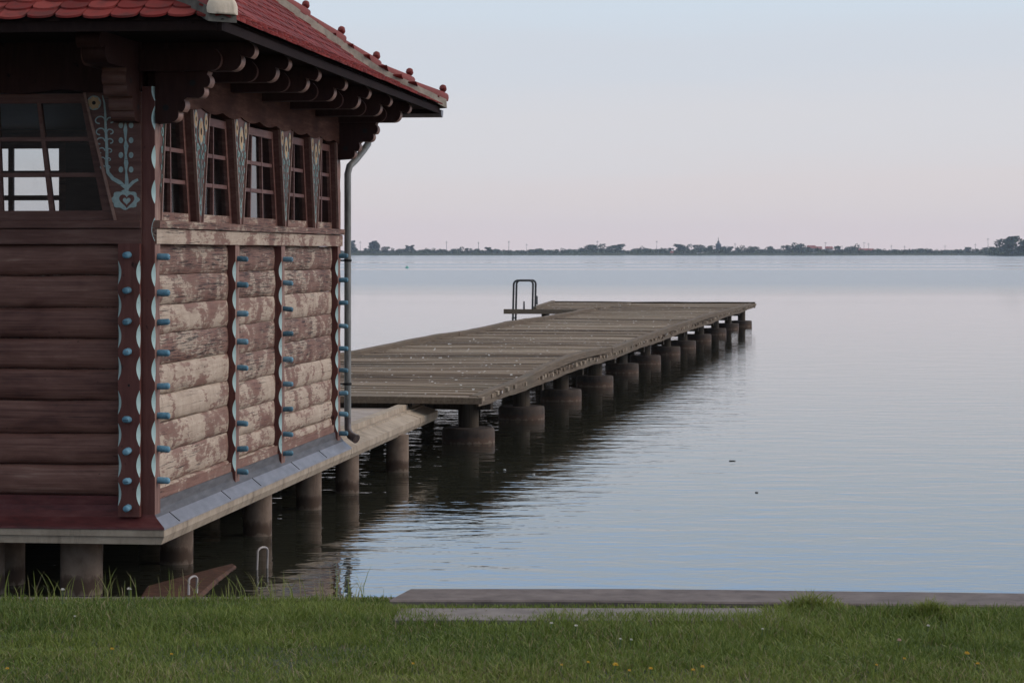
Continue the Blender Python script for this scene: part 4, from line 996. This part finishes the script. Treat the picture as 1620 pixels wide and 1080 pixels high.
def leaf_quads(mb, n, fn, size):
    for _ in range(n):
        c = Vector(fn()); a_ = Vector((random.gauss(0, 1), random.gauss(0, 1), random.gauss(0, 1))).normalized(); b_ = a_.cross(Vector((random.gauss(0, 1), random.gauss(0, 1), random.gauss(0, 1)))).normalized()
        s_ = size * random.uniform(.6, 1.4); mb.add([c - a_ * s_, c - b_ * s_ * .7, c + a_ * s_, c + b_ * s_ * .7], [(0, 1, 2, 3)])
mb = MB(); leaf_quads(mb, 19000, lambda: (lambda x: (x, random.uniform(2212, 2290), random.uniform(.5, 1) * (3.4 + 4.4 * abs(mnoise.noise(Vector((x * .021, 1, 1)))) + 2.0 * mnoise.noise(Vector((x * .11, 3, 1))))))(random.uniform(-640, 640)), 1.35)
o = mb.build('shore_scrub', M['scrub']); tag(o, kind='stuff')
mb = MB()
for _ in range(5200):
    x = random.uniform(-640, 640); y = random.uniform(2198, 2208); h = random.uniform(1.2, 2.4); w = random.uniform(.5, 1.1)
    mb.add([(x - w, y, 0), (x + w, y, 0), (x + w * .5, y + .3, h), (x - w * .6, y + .3, h * .9)], [(0, 1, 2, 3)])
o = mb.build('reed_belt', M['reed']); tag(o, kind='stuff')
protos = []
def tree_proto(kind):
    root = empty('tree', (0, 0, 0)); mb = MB(); H = 10.0
    lobes = []
    if kind == 0: lobes = [(random.gauss(0, 1.7), random.gauss(0, 1.4), random.uniform(3.2, 8.2), random.uniform(1.5, 2.6)) for _ in range(9)]
    elif kind == 1: lobes = [(random.gauss(0, .5), random.gauss(0, .5), z, 1.7 - .11 * z) for z in np.linspace(1.6, 9.4, 9)]
    elif kind == 2: lobes = [(random.gauss(0, 3.0), random.gauss(0, 2), random.uniform(2.4, 7.6), random.uniform(1.6, 2.7)) for _ in range(13)]
    else: lobes = [(random.gauss(0, 1.1), random.gauss(0, 1), random.uniform(5.2, 8.8), random.uniform(1.1, 1.9)) for _ in range(7)] + [(random.gauss(0, 1.8), 0, 2.0, 1.5)]
    def pt():
        a, b, z, r = random.choice(lobes); d = Vector((random.gauss(0, 1), random.gauss(0, 1), random.gauss(0, 1))).normalized() * r * random.uniform(.45, 1.0)
        return (a + d.x, b + d.y, max(.4, z + d.z))
    leaf_quads(mb, 420, pt, .62); mb.build('crown', M['foliage'], root)
    mb = MB(); mb.tube([(0, 0, -.5), (.1, 0, 3), (.2, .1, 6.5)], [.32, .24, .1], 6)
    for a, b, z, r in lobes[:4]: mb.tube([(.1, 0, 2.8), (a * .9, b * .9, z)], [.14, .05], 5)
    mb.build('trunk', M['trunk'], root); return root
trees = [tree_proto(k) for k in (0, 1, 2, 3, 0, 2)]
used = set()
def put_tree(k, px, top, ws=1.0, Y=SY + 40, label='dark tree standing in the wooded line along the far shore', group='trees along the far shore', z0=1.0):
    global used
    ztop = CAMZ + (HZ - top) * Y / F; o = trees[k]
    if k in used: o = copy_tree(o)
    used.add(k); sc = (ztop - z0) / 10.0
    o.location = ((px - 810) / F * Y, Y, z0); o.scale = (sc * ws * 1.6, sc * ws * 1.6, sc); o.rotation_euler = (0, 0, random.uniform(-.5, .5) if k in (2, 5) else random.random() * 6)
    tag(o, label, 'tree', group)
U = {}
put_tree(1, 557, 381, 1.3, label='tall pointed far tree just beside the grey downspout')
put_tree(1, 588, 381.5, 1.35, label='taller left one of a pair of pointed far shore trees'); put_tree(1, 597, 383, 1.35, label='right one of a pair of pointed far shore trees')
for px, top, k, ws in ((579, 392, 0, 1), (610, 389.5, 0, 1), (628, 392, 5, .9), (637, 390, 2, .8), (645, 388.5, 1, 1.5), (651, 388, 1, 1.4), (667, 392, 2, 1), (677, 393.5, 0, 1), (693, 392, 5, .9), (721, 389.5, 2, 1.0), (739, 392, 0, 1.2), (755, 393, 3, 1), (773, 390.5, 3, 1.3), (786, 394, 0, 1), (803, 394.5, 5, 1), (855, 392.5, 3, 1.1), (868, 395, 2, .8), (881, 394, 0, 1.2), (897, 392, 5, 1), (911, 391, 2, 1), (924, 392, 0, 1), (935, 386.5, 0, 1.2), (943, 385, 4, 1.2), (966, 388, 4, 1), (972, 387, 0, .9), (982, 385.5, 3, 1.2), (1007, 389, 2, .9), (1022, 392, 0, 1), (1051, 391.5, 4, 1.0), (1060, 391.5, 0, 1), (1073, 385.5, 3, 1.2), (1083, 385.5, 4, 1.0), (1106, 386.5, 0, 1.1), (1117, 389.5, 2, .7), (1125, 387.5, 4, 1.1), (1145, 389, 0, 1), (1156, 389.5, 3, 1.1), (1166, 391, 4, 1), (1183, 387.5, 5, .9), (1195, 389.5, 0, 1), (1205, 391, 2, .9), (1217, 389, 4, 1.1), (1230, 391, 2, .9), (1245, 387, 0, 1), (1257, 386, 4, .9), (1275, 390, 0, 1), (1305, 390.5, 2, .7), (1325, 388.5, 0, 1), (1335, 393, 4, 1), (1345, 385, 2, .8), (1356, 389, 5, .7), (1393, 393, 2, .9), (1415, 394, 0, 1.4), (1440, 394.5, 2, .8), (1458, 392.5, 0, 1), (1471, 392.5, 4, 1.1), (1487, 394, 5, .8), (1510, 394, 2, .8), (1530, 390.5, 3, 1.3), (1545, 393, 0, 1.2), (1562, 390, 4, 1.3), (1572, 390, 0, 1.1), (702, 394, 0, 1.2), (830, 395.5, 2, 1), (1378, 394, 4, 1), (840, 394, 0, 1.1), (1040, 393, 2, 1), (1495, 395, 0, 1.2)):
    lbl = {935: 'broad round far tree under a thin mast near the middle of the skyline', 1345: 'broad tall far tree right of the red roofed houses'}.get(px, 'dark tree standing in the wooded line along the far shore')
    put_tree(k, px, top, ws, SY + random.uniform(25, 70), lbl)
put_tree(4, 1265, 383, 1.0, label='tall round far tree left of the red roofed houses')
for px, top, k, ws, lbl in ((1586, 377, 0, .85, 'first bushy tree at the left end of the nearer wooded point'), (1603, 372.5, 3, 1.0, 'tallest tree on the nearer wooded point at the picture edge'), (1617, 377, 4, .9, 'bushy tree behind the tallest one on the nearer wooded point'), (1634, 374, 2, .8, None), (1596, 383, 2, .6, 'low bushy tree at the foot of the nearer wooded point')):
    if lbl: put_tree(k, px, top, ws, 1850 + random.uniform(-10, 30), lbl, 'trees on the nearer wooded point', .8)
mb = MB(); X0 = (1572 - 810) / F * 1835; mb.add([(X0 + a, 1835 + b, z) for a, b, z in ((0, 0, .0), (8, -2, .6), (180, -8, .9), (180, 70, 1), (6, 60, 1), (-3, 20, .1))], [(0, 1, 2, 3, 4, 5)]); mb.add([(X0 + a, 1835 + b, z) for a, b, z in ((-3, -1, -.4), (180, -10, -.4), (180, -8, .9), (8, -2, .6), (0, 0, 0))], [(0, 1, 2, 3, 4)])
leaf_quads(mb, 900, lambda: (X0 + random.uniform(2, 70), 1835 + random.uniform(-2, 40), random.uniform(.3, 1) * random.uniform(1, 5.5)), 1.1)
for i in range(2, len(mb.m)): mb.m[i] = 1
o = mb.build('wooded_point_land', [M['soil'], M['scrub']]); tag(o, kind='structure')
M['mast'] = NT('far_mast').bsdf((.16, .15, .16), .8)
for i, (px, top) in enumerate(((570, 381), (706.5, 381), (757, 382), (805, 380.5), (833, 385), (945, 380), (1039, 380), (1163, 384), (1306, 382), (1367, 382), (1374, 384), (1410, 387), (1431, 388), (1495, 387), (1543, 385), (1563, 376))):
    Y = SY + 90; h = (HZ - top) * Y / F + CAMZ - 1; r = .30 if px in (706.5, 757, 805, 1163) else .22
    mb = MB(); mb.tube([(0, 0, 0), (0, 0, h)], [r, r * .6], 6); mb.box(-1.1, 1.1, -.12, .12, h - 1.6, h - 1.3)
    o = mb.build('utility_pole', M['mast']); o.location = ((px - 810) / F * Y, Y, 1.0)
    tag(o, {706.5: 'thickest thin grey pole above the trees left of the ladder', 1563: 'tallest grey pole near the nearer wooded point'}.get(px, 'thin grey utility pole rising above the far shore trees'), 'utility pole', 'utility poles along the far shore')
# church and houses
M['farroof'] = NT('far_red_roof').bsdf((.24, .065, .05), .8); M['farwall'] = NT('far_plaster').bsdf((.42, .38, .35), .9); M['fardark'] = NT('far_slate').bsdf((.04, .05, .06), .7); M['farwin'] = NT('far_window').bsdf((.03, .035, .04), .3)
Y = SY + 110; ch = empty('church_tower', ((1136.5 - 810) / F * Y, Y, 1)); tag(ch, 'dark church tower with a thin spire rising above the far trees', 'church')
mb = MB(); mb.box(-2.3, 2.3, -2.3, 2.3, 0, 8.4); mb.build('tower', M['fardark'], ch)
mb = MB(); mb.lathe([(2.9, 8.4), (2.4, 9.3), (1.2, 10.2), (.9, 11.0), (1.1, 11.4), (.35, 12.4), (.12, 15.6)], (0, 0, 0), 8); mb.build('spire', M['fardark'], ch)
for i, (px, w, hw_, hr, lbl) in enumerate(((1284, 7, 3.6, 2.6, 'first red roofed house on the far shore beside the tall round tree'), (1296, 5, 3.0, 2.2, 'small red roofed house standing between two others on the far shore'), (1312, 6, 3.2, 2.0, 'pale house with a low red roof nearest the broad tree'), (1371, 13, 2.2, 1.8, 'long low reddish shed between the broad tree and the low scrub'), (1063, 2.4, 1.6, 1.2, 'tiny pale hut at the water edge near the middle of the far shore'))):
    Y = SY + (44 if px != 1063 else 4); root = empty('house', ((px - 810) / F * Y, Y, .6)); tag(root, lbl, 'house', 'houses on the far shore')
    hw_ += 2.0 if px not in (1063, 1371) else 1.4 if px == 1371 else 0
    mb = MB(); mb.box(-w / 2, w / 2, 0, 6, 0, hw_); mb.build('wall', M['farwall'] if px != 1371 else M['farroof'], root)
    mb = MB(); mb.prism([(-w / 2 - .3, -.4, hw_ + .003), (-w / 2 - .3, 6.4, hw_ + .003), (-w / 2 - .3, 3, hw_ + hr)], [(w / 2 + .3, -.4, hw_ + .003), (w / 2 + .3, 6.4, hw_ + .003), (w / 2 + .3, 3, hw_ + hr)]); mb.build('roof', M['farroof'], root)
    mb = MB()
    mb.box(-w * .2, w * .1, -.05, .02, hw_ * .3, hw_ * .7); mb.build('window', M['farwin'], root)

# ------------------------------------------------------------------ air
HAZE = .00010
if HAZE:
    mb = MB(); mb.box(-2600, 2600, -60, 2900, -1.5, 34); hz = mb.build('haze', None or bpy.data.materials.new('haze_air')); m = hz.data.materials[0]; m.use_nodes = True; t = m.node_tree; t.nodes.clear()
    out = t.nodes.new('ShaderNodeOutputMaterial'); v = t.nodes.new('ShaderNodeVolumePrincipled'); v.inputs['Color'].default_value = (.72, .83, 1.0, 1); v.inputs['Density'].default_value = HAZE
    t.links.new(v.outputs[0], out.inputs['Volume']); tag(hz, kind='stuff')

# ------------------------------------------------------------------ sky, sun
SUN_EL, SUN_AZ = R(24), R(88)        # azimuth clockwise from +Y (the view direction)
w = bpy.data.worlds.new('World'); scene.world = w; w.use_nodes = True; t = w.node_tree; t.nodes.clear()
N = lambda ty, **k: (lambda nd: [setattr(nd, a, b) for a, b in k.items()] and nd or nd)(t.nodes.new(ty))
out = N('ShaderNodeOutputWorld'); bg = N('ShaderNodeBackground'); bg.inputs[1].default_value = .10
sky = N('ShaderNodeTexSky', sky_type='NISHITA', sun_disc=False, sun_elevation=SUN_EL, sun_rotation=SUN_AZ)
tc = N('ShaderNodeTexCoord'); sp = N('ShaderNodeSeparateXYZ'); t.links.new(tc.outputs['Generated'], sp.inputs[0])
# thin veils of high cloud: bands of noise stretched along the horizon
mp = N('ShaderNodeMapping'); mp.inputs['Scale'].default_value = (2.2, 2.2, 26); t.links.new(tc.outputs['Generated'], mp.inputs[0])
nz = N('ShaderNodeTexNoise'); nz.inputs['Scale'].default_value = 1.6; nz.inputs['Detail'].default_value = 4; t.links.new(mp.outputs[0], nz.inputs['Vector'])
ad = N('ShaderNodeMath', operation='MULTIPLY_ADD'); t.links.new(nz.outputs['Fac'], ad.inputs[0]); ad.inputs[1].default_value = .036; ad.inputs[2].default_value = -.018
ad2 = N('ShaderNodeMath', operation='ADD'); t.links.new(sp.outputs[2], ad2.inputs[0]); t.links.new(ad.outputs[0], ad2.inputs[1])
rp = N('ShaderNodeValToRGB'); t.links.new(ad2.outputs[0], rp.inputs[0]); cr = rp.color_ramp; cr.interpolation = 'EASE'
stops = [(0.0, (.775, .672, .695)), (.022, (.740, .682, .702)), (.05, (.712, .708, .752)), (.075, (.665, .705, .780)), (.105, (.655, .745, .845)), (.17, (.62, .88, 1.26)), (.26, (.64, .91, 1.32)), (.5, (.84, .88, .96)), (1.0, (.88, .88, .90))]
while len(cr.elements) < len(stops): cr.elements.new(.5)
for e, (p_, c_) in zip(cr.elements, stops): e.position = p_; e.color = (*c_, 1)
# unseen sky shaped for lighting: brightened to the right, dimmed behind the viewer
def wmath(op, a, b):
    nd = N('ShaderNodeMath', operation=op)
    for i, v in enumerate((a, b)):
        if isinstance(v, (int, float)): nd.inputs[i].default_value = v
        else: t.links.new(v, nd.inputs[i])
    return nd.outputs[0]
east = wmath('MULTIPLY', wmath('MAXIMUM', wmath('SUBTRACT', sp.outputs[0], .25), 0.0), 1.3)
rear = wmath('MULTIPLY', wmath('MAXIMUM', wmath('MULTIPLY', sp.outputs[1], -1.0), 0.0), -.36)
az = wmath('MULTIPLY', wmath('ADD', wmath('ADD', east, rear), 1.0), 10.0)
sc_ = N('ShaderNodeVectorMath', operation='SCALE'); t.links.new(rp.outputs[0], sc_.inputs[0]); t.links.new(az, sc_.inputs['Scale'])
mx = N('ShaderNodeMix', data_type='RGBA'); mx.inputs[0].default_value = .92; t.links.new(sky.outputs[0], mx.inputs[6]); t.links.new(sc_.outputs[0], mx.inputs[7])
t.links.new(mx.outputs[2], bg.inputs[0]); t.links.new(bg.outputs[0], out.inputs[0])
sl = bpy.data.lights.new('sun', 'SUN'); sl.energy = 1.1; sl.angle = R(28); sl.color = (1.0, .84, .70)
so = bpy.data.objects.new('sun', sl); COL.objects.link(so)
d = Vector((math.sin(SUN_AZ) * math.cos(SUN_EL), math.cos(SUN_AZ) * math.cos(SUN_EL), math.sin(SUN_EL)))
so.rotation_euler = d.to_track_quat('Z', 'Y').to_euler(); so.location = (30, 10, 30)

# ------------------------------------------------------------------ camera
cd = bpy.data.cameras.new('camera'); cam = bpy.data.objects.new('camera', cd); COL.objects.link(cam)
cam.location = (0, 0, CAMZ); cam.rotation_euler = (math.pi / 2, 0, 0)
cd.sensor_width = 36; cd.lens = 36 * F / 1620; cd.shift_y = -(540 - HZ) / 1620; cd.clip_start = .1; cd.clip_end = 20000
cd.dof.use_dof = True; cd.dof.focus_distance = 20; cd.dof.aperture_fstop = 16
scene.camera = cam
scene.view_settings.view_transform = 'Standard'; scene.view_settings.look = 'None'; scene.view_settings.exposure = 0; scene.view_settings.gamma = 1
scene.cycles.max_bounces = 8; scene.cycles.transparent_max_bounces = 12; scene.cycles.use_denoising = True
